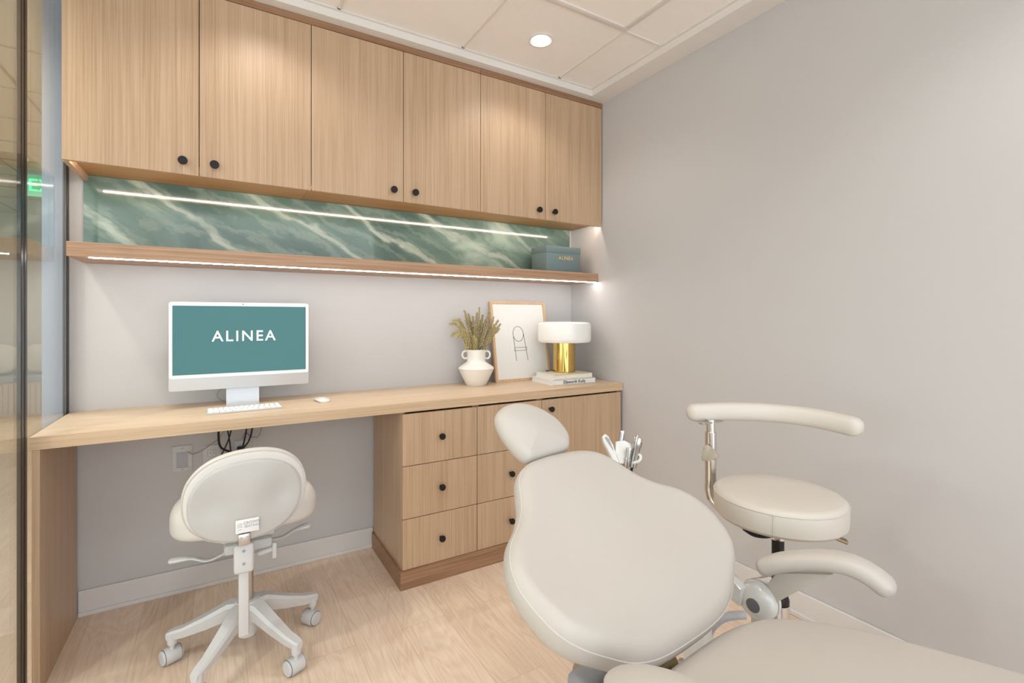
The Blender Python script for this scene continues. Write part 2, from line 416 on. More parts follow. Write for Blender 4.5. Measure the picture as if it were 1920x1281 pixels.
def piping(pts, fn, inset, h, r=0.0022):
    o = offset_outline(pts, inset)
    return tube([fn(p.x, p.y, h) for p in o], r, 6, closed=True)
def superellipse(a, b, n=2.4, N=40, rot=0.0):
    out = []
    for i in range(N):
        t = 2 * pi * i / N; ct, st = cos(t), sin(t)
        out.append((a * math.copysign(abs(ct) ** (2 / n), ct), b * math.copysign(abs(st) ** (2 / n), st)))
    return out
def text(name, s, size, mat, matrix, parent=None, extrude=0.0006, bold=0.0, spacing=1.0, align='CENTER', scale_x=1.0):
    cu = D.curves.new('lettering_curve', 'FONT'); cu.body = s; cu.size = size; cu.extrude = extrude; cu.offset = bold
    cu.space_character = spacing; cu.align_x = align; cu.align_y = 'CENTER'
    tmp = D.objects.new('tmp', cu); COL.objects.link(tmp)
    dg = bpy.context.evaluated_depsgraph_get(); dg.update()
    me = D.meshes.new_from_object(tmp.evaluated_get(dg)); D.objects.remove(tmp); D.curves.remove(cu)
    me.transform(matrix @ Matrix.Diagonal((scale_x, 1, 1, 1)))
    me.name = name; me.materials.clear(); me.materials.append(mat)
    o = D.objects.new(name, me)
    return link(o, parent)
def facing_front(x, y, z, tilt=0.0, extra=None):
    """Lettering plane: text x -> +X, text y -> +Z, facing -Y."""
    return Matrix.Translation((x, y, z)) @ Matrix.Rotation(radians(90 + tilt), 4, 'X')

# ------------------------------------------------------------------ the room
ZT, ZS = 2.620, 2.580          # tile ceiling, painted soffit
XG = -2.598                    # glass partition plane
struct('floor', box(-5.4, 0.0, -5.2, 6.3, -0.06, 0.0), M['floor'], smooth=0)
struct('wall_back', box(-2.595, 0.12, 0.0, 0.12, 0.0, 2.80), M['paint'], smooth=0)
struct('wall_right', box(0.0, 0.12, -5.0, 0.0, 0.0, 2.80), M['paint'], smooth=0)
struct('wall_end', box(-2.678, -2.600, 0.0, 0.12, 0.0, 2.80), M['paint_daylight'], smooth=0)
struct('baseboard_back', add_box(box(-2.566, -1.352, -0.012, -0.001, 0.0, 0.105, 0.003), -2.566, -1.352, -0.019, -0.011, 0.0, 0.018, 0.003), M['base'], smooth=0)
struct('baseboard_right', add_box(box(-0.012, -0.001, -5.0, -0.53, 0.0, 0.105, 0.003), -0.021, -0.011, -5.0, -0.53, 0.0, 0.022, 0.004), M['base'], smooth=0)
# soffit: a painted band along the cabinets and the right wall, the tiles sit a step higher
bm = B()
add_box(bm, -2.56, 0.0, -0.368, -0.001, ZS, 2.74)
add_box(bm, -0.127, -0.001, -5.0, -0.368, ZS, 2.74)
struct('trim_1', bm, M['soffit'], smooth=0)
struct('ceiling', box(-2.60, -0.127, -5.0, -0.368, ZT, 2.74), M['tile'], smooth=0)
bm = B()   # wall angle around the tile field
add_box(bm, -2.58, -0.127, -0.384, -0.368, ZT - 0.006, ZT)
add_box(bm, -0.143, -0.127, -5.0, -0.384, ZT - 0.006, ZT)
struct('trim_2', bm, M['grid'], smooth=0)
# T-bar grid: runs along Y every 0.61 m, cross tees along X
bm = B(); slot = B()
for x in (-0.386, -0.996, -1.606, -2.216):
    add_box(bm, x - 0.006, x + 0.006, -5.0, -0.392, ZT - 0.007, ZT + 0.001, 0.001)
    add_box(slot, x - 0.007, x + 0.007, -0.394, -0.388, ZT - 0.0075, ZT)
for y in (-0.914, -1.524, -2.134, -2.744, -3.354, -3.964, -4.574):
    add_box(bm, -2.58, -0.15, y - 0.006, y + 0.006, ZT - 0.0068, ZT + 0.001, 0.001)
struct('trim_3', bm, M['grid'], smooth=0)
struct('trim_4', slot, M['slot'], smooth=0)

# glass partition on the left
win = empty('window_1', (XG, -2.0, 0.0)); win['kind'] = 'structure'; win['label'] = 'floor to ceiling glass partition with black mullions on the left'
W = lambda name, bm, mat: obj(name, bm, mat, win)
dy = 2.0
W('glass_pane', box(-0.004, 0.004, dy - 0.513, dy - 0.052, 0.03, 2.57), M['glass'])
W('glass_pane', box(-0.004, 0.004, -1.7, dy - 0.563, 0.03, 2.57), M['glass'])
bm = box(-0.006, 0.005, dy - 0.563, dy - 0.536, 0.0, 2.57, 0.001); add_box(bm, -0.006, 0.006, dy - 0.535, dy - 0.513, 0.0, 2.57, 0.001)
W('mullion', bm, M['black_frame'])
bm = box(-0.005, 0.0015, dy - 0.052, dy - 0.022, 0.0, 2.57, 0.001); add_box(bm, -0.005, 0.0025, dy - 0.021, dy - 0.001, 0.0, 2.57, 0.001)
W('jamb', bm, M['black_frame'])
W('header', box(-0.006, 0.004, -1.7, dy - 0.001, 2.57, 2.615, 0.001), M['black_frame'])
W('sill', box(-0.006, 0.005, -1.7, dy - 0.565, 0.0, 0.03, 0.001), M['black_frame'])
W('track', box(-0.054, -0.022, dy - 0.014, dy - 0.001, 2.535, 2.61, 0.001), M['black_frame'])

# corridor beyond the glass
struct('ceiling_corridor', box(-5.2, -2.63, -5.1, 6.2, ZT, 2.74), M['paint_corr'], smooth=0)
bm = B()
for y in (-0.43, 0.18, 0.79, 1.40, 2.01, 2.62, 3.23, 3.84, 4.45, 5.06): add_box(bm, -5.2, -2.69, y - 0.006, y + 0.006, ZT - 0.006, ZT + 0.001)
for x in (-3.10, -3.71, -4.32): add_box(bm, x - 0.006, x + 0.006, -5.0, 6.1, ZT - 0.0065, ZT + 0.001)
add_box(bm, -2.70, -2.63, 0.125, 6.1, ZT - 0.04, ZT)
struct('trim_5', bm, plain('corridor_grid', rgb(176, 170, 154), 0.6), smooth=0)
struct('wall_far', box(-5.4, -2.60, 6.2, 6.3, 0.0, 2.74), M['paint_corr'], smooth=0)
bm = B()      # corridor side wall with a wide window opening level with the room
add_box(bm, -5.3, -5.2, -0.9, 6.2, 0.0, 2.74); add_box(bm, -5.3, -5.2, -5.1, -3.5, 0.0, 2.74)
add_box(bm, -5.3, -5.2, -3.5, -0.9, 0.0, 0.55); add_box(bm, -5.3, -5.2, -3.5, -0.9, 2.35, 2.74)
struct('wall_left', bm, M['paint_corr'], smooth=0)
struct('wall_corridor', box(-2.675, -2.60, 0.12, 6.2, 0.0, 2.74), M['paint_corr'], smooth=0)
bench = empty('bench', (-4.1, 5.85, 0.0), 0, 'built-in bench with grey pad seen through the glass at the corridor end', 'bench')
bm = box(-0.95, 0.95, -0.22, 0.33, 0.0, 0.44)
for i in range(38): add_box(bm, -0.95 + i * 0.05 + 0.004, -0.95 + i * 0.05 + 0.046, -0.232, -0.22, 0.05, 0.42, 0.003)
obj('base', bm, M['bench_wood'], bench, 0)
obj('seat_pad', box(-0.95, 0.95, -0.24, 0.33, 0.44, 0.51, 0.015, 3), M['bench_pad'], bench)
def pillow(x, y, rz, w, label):
    out = superellipse(w / 2, 0.19, 3.6, 32)
    bm, _ = cushion(out, lambda u, s, h: Vector((u, -h - 0.06, 0.19 + s)), 0.12, 0.05, 0.03, 0.05)
    o = obj('cushion', bm, M['pillow']); o.location = (x, y, 0.528); o.rotation_euler = (radians(-8), 0, radians(rz))
    return tag(o, label, 'cushion')
pillow(-4.52, 5.90, 4, 0.46, 'pale linen cushion on the corridor bench, left of the mullion')
pillow(-4.02, 5.90, -5, 0.42, 'pale linen cushion on the corridor bench, right of the mullion')
ex = empty('exit_sign', (-3.475, 3.60, ZT), 0, 'glowing green EXIT sign hung from the corridor ceiling', 'sign')
obj('canopy', box(-0.17, 0.17, -0.03, 0.03, -0.03, 0.0, 0.004), M['plastic'], ex)
obj('panel', box(-0.155, 0.155, -0.004, 0.004, -0.235, -0.03, 0.002), M['exit_plate'], ex)
text('lettering', 'EXIT', 0.165, M['exit_green'], facing_front(0.008, -0.0055, -0.135), ex, 0.001, bold=0.001, scale_x=0.9)
cd = empty('ceiling_downlight', (-3.52, 3.08, ZT), 0, 'round corridor downlight seen through the glass above the EXIT sign', 'ceiling light')
obj('trim_ring', lathe([(0.075, 0.0), (0.095, 0.0), (0.093, -0.006), (0.078, -0.006)], 40), M['soffit'], cd)
obj('lens', lathe([(0.0, -0.002), (0.076, -0.002), (0.076, 0.0)], 40), M['lens_corr'], cd)

# ceiling downlight and troffer in the room
def downlight(x, y, label):
    e = empty('ceiling_downlight', (x, y, ZT), 0, label, 'ceiling light')
    obj('trim_ring', lathe([(0.052, 0.0), (0.064, 0.0), (0.063, -0.004), (0.054, -0.005), (0.051, -0.002)], 48), M['soffit'], e)
    obj('lens', lathe([(0.0, -0.0045), (0.035, -0.004), (0.052, -0.001), (0.052, 0.0)], 48), M['lens'], e)
downlight(-0.689, -0.641, 'small round recessed downlight glowing in the tile ceiling')
tr = empty('troffer_light', (-0.691, -1.219, ZT), 0, 'square recessed panel light at the top edge of the ceiling', 'ceiling light')
bm = B()
for a, b_, c, d in ((-0.297, 0.297, 0.272, 0.297), (-0.297, 0.297, -0.297, -0.272), (-0.297, -0.272, -0.272, 0.272), (0.272, 0.297, -0.272, 0.272)):
    add_box(bm, a, b_, c, d, -0.012, 0.0, 0.002)
obj('frame', bm, M['grid'], tr)
obj('diffuser', box(-0.272, 0.272, -0.272, 0.272, -0.006, 0.0), emit('troffer_diffuser', rgb(232, 224, 216), 0.10), tr, 0)

# ------------------------------------------------------------------ wall cabinets
YF = -0.319
def knob(parent, x, z, y_face, r=0.0165):
    m = axis_mat((x, y_face, z), (0, -1, 0))
    return obj('knob', lathe([(0.0, 0.0), (0.007, 0.0), (0.0065, 0.014), (r * 0.8, 0.017), (r, 0.020), (r, 0.026), (r * 0.93, 0.028), (0.0, 0.028)], 28, m), M['black'], parent)
xs = [-2.552, -2.134, -1.711, -1.286, -0.860, -0.435, -0.006]
Z0, Z1 = 1.806, 2.546
kx = [-2.188, -2.081, -1.339, -1.231, -0.489, -0.380]
names = ('left oak wall cabinet beside the glass partition', 'middle oak wall cabinet above the shelf', 'right oak wall cabinet in the corner by the right wall')
for c in range(3):
    x0, xm, x1 = xs[2 * c], xs[2 * c + 1], xs[2 * c + 2]
    xc = (x0 + x1) / 2
    e = empty('wall_cabinet', (xc, -0.16, Z0), 0, names[c] + ', two doors with black knobs', 'cabinet', 'oak wall cabinets')
    L = lambda bm: (bmesh.ops.translate(bm, verts=bm.verts, vec=(-xc, 0.16, -Z0)), bm)[1]
    bm = B()
    add_box(bm, x0 + 0.0005, x0 + 0.018, -0.298, -0.001, Z0 - 0.003 if c == 0 else 1.8485, 2.56)
    add_box(bm, x1 - 0.018, x1 - 0.0005, -0.298, -0.001, 1.8485, 2.56)
    add_box(bm, x0 + 0.018, x1 - 0.018, -0.010, -0.001, 1.85, 2.56)
    add_box(bm, x0 + 0.018, x1 - 0.018, -0.298, -0.010, 2.54, 2.56)
    obj('carcass', L(bm), M['oak_z'], e, 0)
    obj('gap_shade_sheet', L(box(x0 + 0.019, x1 - 0.019, -0.2985, -0.2965, 1.8485, 2.539)), M['shadow_gap'], e, 0)  # thin dark sheet added so the door gaps look shaded
    obj('led_leak_strip', L(box(x0 + (0.019 if c == 0 else 0.0004), x1 - 0.0004, -0.2988, -0.2977, 1.812, 1.8300)), M['oak_x'], e, 0)  # added backing strip, blocks LED light leaking between the doors
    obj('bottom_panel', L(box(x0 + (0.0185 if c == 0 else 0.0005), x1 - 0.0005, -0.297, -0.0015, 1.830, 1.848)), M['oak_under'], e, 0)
    for j, (a, b_) in enumerate(((x0, xm), (xm, x1))):
        g = 0.0016
        d = obj('door', L(box(a + g, b_ - g, YF, -0.299, Z0, Z1, 0.0006, 1)), M['oak_z'], e, 0)
        k = knob(d, kx[2 * c + j], 1.8555, YF); k.data.transform(Matrix.Translation((-xc, 0.16, -Z0)))
# filler strips between the cabinets and the ceiling
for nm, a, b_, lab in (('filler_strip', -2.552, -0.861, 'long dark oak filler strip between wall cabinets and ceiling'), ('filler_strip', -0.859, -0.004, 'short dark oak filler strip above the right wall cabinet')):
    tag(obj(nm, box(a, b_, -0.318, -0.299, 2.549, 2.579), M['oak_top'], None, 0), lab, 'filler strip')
tag(obj('led_strip', box(-2.53, -0.009, -0.2940, -0.2905, 1.8215, 1.8290), M['led_upper'], None, 0), 'thin LED strip glowing under the wall cabinets, mirrored in the stone', 'LED strip')

# backsplash and shelf
tag(obj('backsplash', box(-2.548, -0.021, -0.011, -0.001, 1.519, 1.8285), M['marble'], None, 0), 'polished green veined stone backsplash above the floating shelf', 'backsplash')
sh = empty('floating_shelf', (-1.28, -0.14, 1.4625), 0, 'long floating oak shelf with glowing LED line beneath', 'shelf')
obj('board', box(-1.2665, 1.278, -0.1395, 0.139, 0.0, 0.0545, 0.0008, 1), M['oak_shelf'], sh, 0)
obj('led_strip', box(-1.205, 1.270, -0.1265, -0.1185, -0.003, 0.001), M['led'], sh, 0, label='glowing white LED strip')

# ------------------------------------------------------------------ desk and base cabinets
ZD = 0.8474
tag(obj('worktop', box(-2.591, -0.003, -0.502, -0.001, 0.805, ZD, 0.0012, 2), [M['oak_top_light'], M['oak_x']], None, 0), 'long pale oak worktop running from glass to right wall', 'worktop')
for p_ in D.objects['worktop'].data.polygons:
    if p_.normal.z < 0.7: p_.material_index = 1
tag(obj('side_panel', box(-2.586, -2.566, -0.497, -0.020, 0.0, 0.805), M['oak_z'], None, 0), 'upright oak panel carrying the left end of the worktop', 'panel')
def base_unit(name, x0, x1, label, cat, group=None):
    e = empty(name, ((x0 + x1) / 2, -0.25, 0.0), 0, label, cat, group)
    return e, (lambda bm, xc=(x0 + x1) / 2: (bmesh.ops.translate(bm, verts=bm.verts, vec=(-xc, 0.25, 0)), bm)[1])
YB = -0.500
zs = (0.085, 0.3165, 0.5575, 0.797)
for n, (x0, x1, lab) in enumerate(((-1.352, -0.972, 'oak drawer unit at the kneehole, left of the headrest'), (-0.972, -0.587, 'oak drawer unit half hidden behind the dental chair headrest'))):
    e, L = base_unit('drawer_cabinet', x0, x1, lab, 'cabinet', 'oak drawer units under the worktop')
    bm = B()
    add_box(bm, x0 + (0.0 if n == 0 else 0.001), x0 + 0.018, YB + 0.020, -0.020, 0.0, 0.8045)
    add_box(bm, x1 - 0.018, x1 - 0.001, YB + 0.020, -0.020, 0.0, 0.8045)
    add_box(bm, x0 + 0.018, x1 - 0.018, -0.035, -0.020, 0.0, 0.8045)
    add_box(bm, x0 + 0.018, x1 - 0.018, YB + 0.030, -0.035, 0.07, 0.085)
    obj('carcass', L(bm), M['oak_z'], e, 0)
    for j in range(3):
        z0, z1 = zs[j] + 0.0015, zs[j + 1] - 0.0015
        d = obj('drawer', L(box(x0 + 0.0015, x1 - 0.0015, YB, YB + 0.019, z0, z1, 0.0006, 1)), M['oak_z'], e, 0)
        k = knob(d, (x0 + x1) / 2 - 0.003, (0.198, 0.439, 0.678)[j], YB, 0.0150); k.data.transform(Matrix.Translation((-(x0 + x1) / 2, 0.25, 0)))
e, L = base_unit('door_cabinet', -0.587, -0.018, 'oak base cabinet with one wide door in the corner', 'cabinet')
bm = B()
for a, b_ in ((-0.586, -0.569), (-0.032, -0.0145)): add_box(bm, a, b_, YB + 0.02, -0.02, 0.0, 0.8045)
add_box(bm, -0.569, -0.032, -0.035, -0.02, 0.0, 0.8045)
add_box(bm, -0.569, -0.032, YB + 0.03, -0.035, 0.07, 0.085)
obj('carcass', L(bm), M['oak_z'], e, 0)
d = obj('door', L(box(-0.5855, -0.0185, YB, YB + 0.019, zs[0] + 0.0015, zs[3] - 0.0015, 0.0006, 1)), M['oak_z'], e, 0)
k = knob(d, -0.534, 0.745, YB, 0.0150); k.data.transform(Matrix.Translation((0.3025, 0.25, 0)))
tag(obj('plinth', add_box(box(-1.362, -0.015, -0.5065, -0.4905, 0.0, 0.0845), -1.362, -1.3525, -0.4905, -0.021, 0.0, 0.0845), M['oak_plinth'], None, 0), 'darker oak plinth board along the foot of the drawers', 'plinth')

# ------------------------------------------------------------------ box on the shelf
bx = empty('gift_box', (-0.245, -0.16, 1.517), 0, 'teal grey card box lettered ALINEA in gold on the shelf', 'box')
bm = box(-0.129, 0.129, -0.08, 0.08, 0.0, 0.128, 0.001); obj('body', bm, M['box'], bx)
bm = box(-0.1305, 0.1305, -0.0815, 0.0815, 0.118, 0.157, 0.001); obj('lid', bm, M['box'], bx)
text('lettering', 'ALINEA', 0.031, M['gold'], facing_front(0.018, -0.0818, 0.085), bx, 0.0004, bold=0.0004, spacing=1.12)

# ------------------------------------------------------------------ desktop computer
XC, YM = -1.9735, -0.165
pc = empty('desktop_computer', (XC, -0.145, ZD), 0, 'white all-in-one desktop computer showing ALINEA on a teal screen', 'computer')
def rounded_rect(w, h, r, N=6):
    out = []
    for cx, cz, a0 in ((w / 2 - r, h / 2 - r, 0), (-w / 2 + r, h / 2 - r, 90), (-w / 2 + r, -h / 2 + r, 180), (w / 2 - r, -h / 2 + r, 270)):
        for i in range(N + 1):
            a = radians(a0 + 90 * i / N); out.append((cx + r * cos(a), cz + r * sin(a)))
    return out
ymf = YM + 0.145
front = lambda y0: (lambda u, s, h: Vector((u, y0 - h, s)))
bm = B(); add_prism(bm, [(u, s + 0.266) for u, s in rounded_rect(0.547, 0.379, 0.010)], front(ymf + 0.0115), 0.0, 0.0105, 0.001)
obj('housing', bm, M['aluminium'], pc)
bm = B(); add_prism(bm, [(u, s + 0.292) for u, s in rounded_rect(0.545, 0.325, 0.009)], front(ymf + 0.0012), 0.0, 0.0016)
obj('bezel', bm, M['bezel'], pc)
scr = obj('screen', box(-0.2605, 0.2605, ymf - 0.0012, ymf - 0.0002, 0.1445, 0.4395), M['screen'], pc, 0)
text('lettering', 'ALINEA', 0.066, M['screen_text'], facing_front(0.006, ymf - 0.0016, 0.305), scr, 0.0002, bold=0.0002, spacing=1.22, scale_x=0.97)
obj('camera', lathe([(0.0, 0.0), (0.0025, 0.0), (0.0022, 0.0008), (0.0, 0.0008)], 16, axis_mat((0.0, ymf - 0.0004, 0.4478), (0, -1, 0))), M['black'], pc)
bm = B()   # stand: thin sheet bent from the back of the display forwards to the foot
prof = [(0.018, 0.20), (0.016, 0.12), (0.006, 0.03), (0.000, 0.006), (-0.012, 0.0032), (-0.070, 0.0032)]
pl = catmull([(0, p[0], p[1]) for p in prof], 5)
nrm = []
for i, p in enumerate(pl):
    t = (pl[min(i + 1, len(pl) - 1)] - pl[max(i - 1, 0)]).normalized(); nrm.append(Vector((0, -t.z, t.y)) * 0.0032)
A = [[bm.verts.new((sx * 0.065, p.y + sg * n_.y, max(0.0, p.z + sg * n_.z))) for sx, sg in ((-1, 1), (1, 1), (1, -1), (-1, -1))] for p, n_ in zip(pl, nrm)]
for a, b_ in zip(A, A[1:]): ring_faces(bm, a, b_)
bm.faces.new(A[0]); bm.faces.new(A[-1])
obj('stand', bm, M['aluminium'], pc)
obj('power_cord', tube([(-0.05, 0.03, 0.09), (-0.085, 0.07, 0.065), (-0.10, 0.09, 0.03), (-0.07, 0.10, 0.004), (-0.02, 0.115, 0.003)], 0.0018, 8, 6), M['cable_grey'], pc)
# keyboard
kb = empty('keyboard', (-1.971, -0.302, ZD), 1.5, 'slim white keyboard in front of the computer stand', 'keyboard')
bm = box(-0.1395, 0.1395, -0.0575, 0.0575, 0.0, 0.0065, 0.003, 2); obj('base', bm, M['aluminium'], kb)
kmesh = {}
def key(x, y, w, h=0.0158):
    if (w, h) not in kmesh:
        o = obj('key', box(-w / 2, w / 2, -h / 2, h / 2, 0.0, 0.0022, 0.0008, 1), M['key'], kb); kmesh[(w, h)] = o.data
    else:
        o = D.objects.new('key', kmesh[(w, h)]); link(o, kb)
    o.location = (x, y, 0.0066)
p = 0.0190
for r, n in ((0, 14), (1, 14), (2, 14), (3, 13), (4, 12)):
    y = 0.0475 - 0.0187 * r; x = -0.1335
    if r == 0: ws = [p - 0.003] * 14
    elif r == 1: ws = [0.016] * 13 + [0.016]
    elif r == 2: ws = [0.0245] + [0.016] * 12
    elif r == 3: ws = [0.030] + [0.016] * 11
    else: ws = [0.038] + [0.016] * 10 + [0.0245]
    gap = (0.267 - sum(ws)) / (len(ws) - 1)
    for w in ws: key(x + w / 2, y, w); x += w + gap
x = -0.1335
ws = [0.016, 0.016, 0.016, 0.020, 0.092, 0.020, 0.016, 0.016, 0.016]; gap = (0.267 - sum(ws)) / (len(ws) - 1)
for w in ws: key(x + w / 2, -0.0470, w); x += w + gap
# mouse
ms = empty('computer_mouse', (-1.654, -0.245, ZD), 8, 'low white computer mouse on the worktop', 'mouse')
out = superellipse(0.0285, 0.0565, 2.8, 36)
bm, _ = cushion(out, lambda u, s, h: Vector((u, s, 0.014 + h - 0.06 * (u * u) * 8 - 1.6 * s * s)), 0.009, 0.006, 0.005, 0.002)
obj('body', bm, M['plastic_gloss'], ms)
obj('foot', box(-0.02, 0.02, -0.045, 0.045, 0.0, 0.004, 0.001), M['aluminium'], ms)

# ------------------------------------------------------------------ vase with dried flowers
VX, VY = -0.790, -0.128
va = empty('vase', (VX, VY, ZD), 0, 'white ceramic vase with two small ring handles', 'vase')
obj('body', lathe([(0.0, 0.0), (0.055, 0.0), (0.058, 0.003), (0.074, 0.035), (0.090, 0.068), (0.1015, 0.093), (0.1035, 0.098), (0.1015, 0.102), (0.085, 0.115), (0.062, 0.1295), (0.054, 0.137), (0.052, 0.150), (0.053, 0.185), (0.0545, 0.204), (0.053, 0.2055), (0.0495, 0.204), (0.048, 0.150), (0.045, 0.14), (0.0, 0.13)], 56), M['ceramic'], va, 40)
for sx in (-1, 1):
    # handle ring in the plane that faces the room
    vx, vy = 0.8595, -0.511
    pts = []
    for i in range(16):
        a = 2 * pi * i / 16
        rr = sx * (0.062 + 0.018 * cos(a)); pts.append((rr * vx, rr * vy, 0.175 + 0.022 * sin(a)))
    obj('handle', tube(pts, 0.0055, 10, closed=True), M['ceramic'], va)
def sprig(tip, base, mat, n, label, grp, curl=0.0, rad=0.0075, start=0.28):
    b0 = Vector(base); t = Vector(tip); mid = b0.lerp(t, 0.55) + Vector((0, 0, 0.02 - curl)); 
    pts = catmull([b0, mid, t], 8)
    o = obj('dried_sprig', tube([p_ - b0 for p_ in pts], 0.0013, 5), M['stem']); o.location = b0
    bm = B()
    for i in range(n):
        f = start + (1 - start) * i / (n - 1); idx = f * (len(pts) - 1); k_ = min(int(idx), len(pts) - 2)
        pos = pts[k_].lerp(pts[k_ + 1], idx - k_) - b0
        tg = (pts[k_ + 1] - pts[k_]).normalized()
        a = i * 2.39996; rr = rad * (0.85 + 0.6 * random.random()) * (1.0 if f < 0.85 else 0.75)
        s1 = tg.orthogonal().normalized(); s2 = tg.cross(s1)
        dirn = (s1 * cos(a) + s2 * sin(a)); c = pos + dirn * rr * 0.72
        s = rr * 0.5
        vv = [bm.verts.new(c + dirn * s), bm.verts.new(c - dirn * s), bm.verts.new(c + tg * s * 1.5), bm.verts.new(c - tg * s), bm.verts.new(c + dirn.cross(tg) * s), bm.verts.new(c - dirn.cross(tg) * s)]
        for q in ((0, 2, 4), (2, 1, 4), (1, 3, 4), (3, 0, 4), (2, 0, 5), (1, 2, 5), (3, 1, 5), (0, 3, 5)): bm.faces.new([vv[j] for j in q])
    obj('flower_spike', bm, mat, o, 0)
    return tag(o, label, 'dried flower', grp)
G1 = 'olive dried flower spikes standing in the vase'; G2 = 'yellowish drooping dried sprigs at the left of the bunch'
Rv = Vector((0.8595, -0.511, 0))
tips = [(-0.060, 0.395), (-0.042, 0.380), (-0.088, 0.352), (-0.018, 0.365), (0.004, 0.385), (0.018, 0.412), (0.034, 0.372), (0.050, 0.350), (0.070, 0.388), (0.092, 0.362), (0.116, 0.345), (0.128, 0.325), (0.122, 0.303),
        (-0.052, 0.36), (-0.030, 0.34), (0.010, 0.34), (0.026, 0.345), (0.044, 0.325), (0.060, 0.34), (0.082, 0.33), (-0.004, 0.32), (0.10, 0.315), (-0.072, 0.325), (-0.012, 0.30)]
for i, (u, z) in enumerate(tips):
    dv = random.uniform(-0.035, 0.035)
    tip = Vector((VX, VY, ZD + z * 1.0 + 0.12 * (z - 0.2) + 0.012)) + Rv * (u * 1.10) + Vector((0.511, 0.8595, 0)) * dv
    base = Vector((VX, VY, ZD + 0.165)) + Rv * (u * 0.26) + Vector((0.511, 0.8595, 0)) * dv * 0.5
    sprig(tip, base, M['spike'], 62, 'olive brown dried flower spike standing in the white vase', G1, rad=0.0072, start=0.2)
for u, z, c in ((-0.138, 0.325, -0.05), (-0.118, 0.345, -0.05), (-0.128, 0.262, -0.055), (-0.100, 0.250, -0.05), (-0.075, 0.305, -0.02), (-0.040, 0.295, -0.02), (-0.015, 0.262, -0.02), (0.0, 0.255, 0.0), (-0.10, 0.318, -0.03)):
    dv = random.uniform(-0.05, -0.02)
    tip = Vector((VX, VY, ZD + z * 1.0 + 0.12 * (z - 0.2) + 0.012)) + Rv * (u * 1.10) + Vector((0.511, 0.8595, 0)) * dv
    base = Vector((VX, VY, ZD + 0.165)) + Rv * (u * 0.25) + Vector((0.511, 0.8595, 0)) * -0.015
    sprig(tip, base, M['spike_yellow'], 58, 'yellowish dried sprig leaning out at the left of the vase', G2, curl=c, rad=0.0070, start=0.15)

# ------------------------------------------------------------------ picture frame leaning on the back wall
FW, FH = 0.405, 0.498
lean = math.degrees(math.atan2(0.082, 0.49))
pf = empty('picture_frame', (-0.441, -0.106, ZD), 0, 'pale wood picture frame with line drawing leaning on the back wall', 'picture frame')
pf.rotation_euler = (radians(-lean), 0, 0)
t = 0.016; dpt = 0.020
for x0, x1, z0, z1 in ((-FW / 2, -FW / 2 + t, 0, FH), (FW / 2 - t, FW / 2, 0, FH)):
    obj('frame_stile', box(x0, x1, 0.0, dpt, z0, z1, 0.001), M['frame_wood'], pf, 0)
for z0, z1 in ((0, t), (FH - t, FH)):
    obj('frame_rail', box(-FW / 2 + t, FW / 2 - t, 0.0, dpt, z0, z1, 0.001), M['frame_wood'], pf, 0)
art = obj('print', box(-FW / 2 + t, FW / 2 - t, 0.008, 0.018, t, FH - t), M['paper'], pf, 0)
obj('mat_sheet', box(-0.085, 0.075, 0.0074, 0.0082, 0.09, 0.375), M['paper'], art, 0)
def stroke(pts, r=0.0016, k=0, closed=False): return tube([(a, 0.0068, b_) for a, b_ in pts], r, 6, k, closed=closed)
bm = B()
cxd, czd = -0.016, 0.285
arc = [(cxd + 0.038 * cos(radians(a)), 0.0068, czd + 0.008 + 0.047 * sin(radians(a))) for a in range(0, 360, 12)]
add_tube(bm, arc, 0.0014, 6, closed=True)
for x0, x1 in ((-0.054, -0.044), (0.022, 0.040)):
    add_tube(bm, [(x0, 0.0068, 0.300), (x0 + (x1 - x0) * 0.5, 0.0068, 0.22), (x1, 0.0068, 0.125)], 0.0013, 6)
seat = [(-0.056, 0.188), (-0.048, 0.207), (0.042, 0.207), (0.036, 0.190)]
add_tube(bm, [(a, 0.0068, b_) for a, b_ in seat], 0.0012, 6, closed=True)
obj('line_drawing', bm, M['ink'], art)

# ------------------------------------------------------------------ books and lamp
def book(name, loc, rz, w, d, h, cover, label, spine=None):
    e = empty(name, loc, rz, label, 'book', 'books under the table lamp')
    bm = B()
    add_box(bm, -w / 2, w / 2, -d / 2, d / 2, 0.0, 0.003, 0.0006)
    add_box(bm, -w / 2, w / 2, -d / 2, d / 2, h - 0.003, h, 0.0006)
    add_box(bm, -w / 2, w / 2, -d / 2, -d / 2 + 0.003, 0.0, h, 0.0006)
    obj('cover', bm, cover, e, 0)
    obj('pages', box(-w / 2 + 0.004, w / 2 - 0.004, -d / 2 + 0.004, d / 2 - 0.004, 0.003, h - 0.003), M['pages'], e, 0)
    if spine: text('lettering', spine, 0.026, M['ink'], facing_front(0.0, -d / 2 - 0.0003, h / 2), e, 0.0003, bold=0.0004)
    return e
BK = (-0.271, -0.268)
book('book', (BK[0], BK[1], ZD), -2.5, 0.305, 0.240, 0.0290, M['cover_white'], 'white art book lettered Ellsworth Kelly, lower one under the lamp', 'Ellsworth Kelly')
book('book', (BK[0] + 0.008, BK[1] + 0.004, ZD + 0.0291), -2.0, 0.275, 0.205, 0.0275, M['cover_cream'], 'cream book directly under the brass table lamp')
ZL = ZD + 0.0567
lp = empty('table_lamp', (BK[0] + 0.026, BK[1] + 0.022, ZL), 0, 'mushroom table lamp with opal drum shade on a brass cylinder', 'lamp')
obj('base', lathe([(0.0, 0.0), (0.067, 0.0), (0.068, 0.001), (0.068, 0.182), (0.0, 0.182)], 56), M['brass'], lp)
obj('shade', lathe([(0.0, 0.182), (0.140, 0.182), (0.157, 0.184), (0.163, 0.192), (0.165, 0.204), (0.165, 0.284), (0.162, 0.296), (0.152, 0.3035), (0.125, 0.308), (0.0, 0.310)], 64), M['opal'], lp)
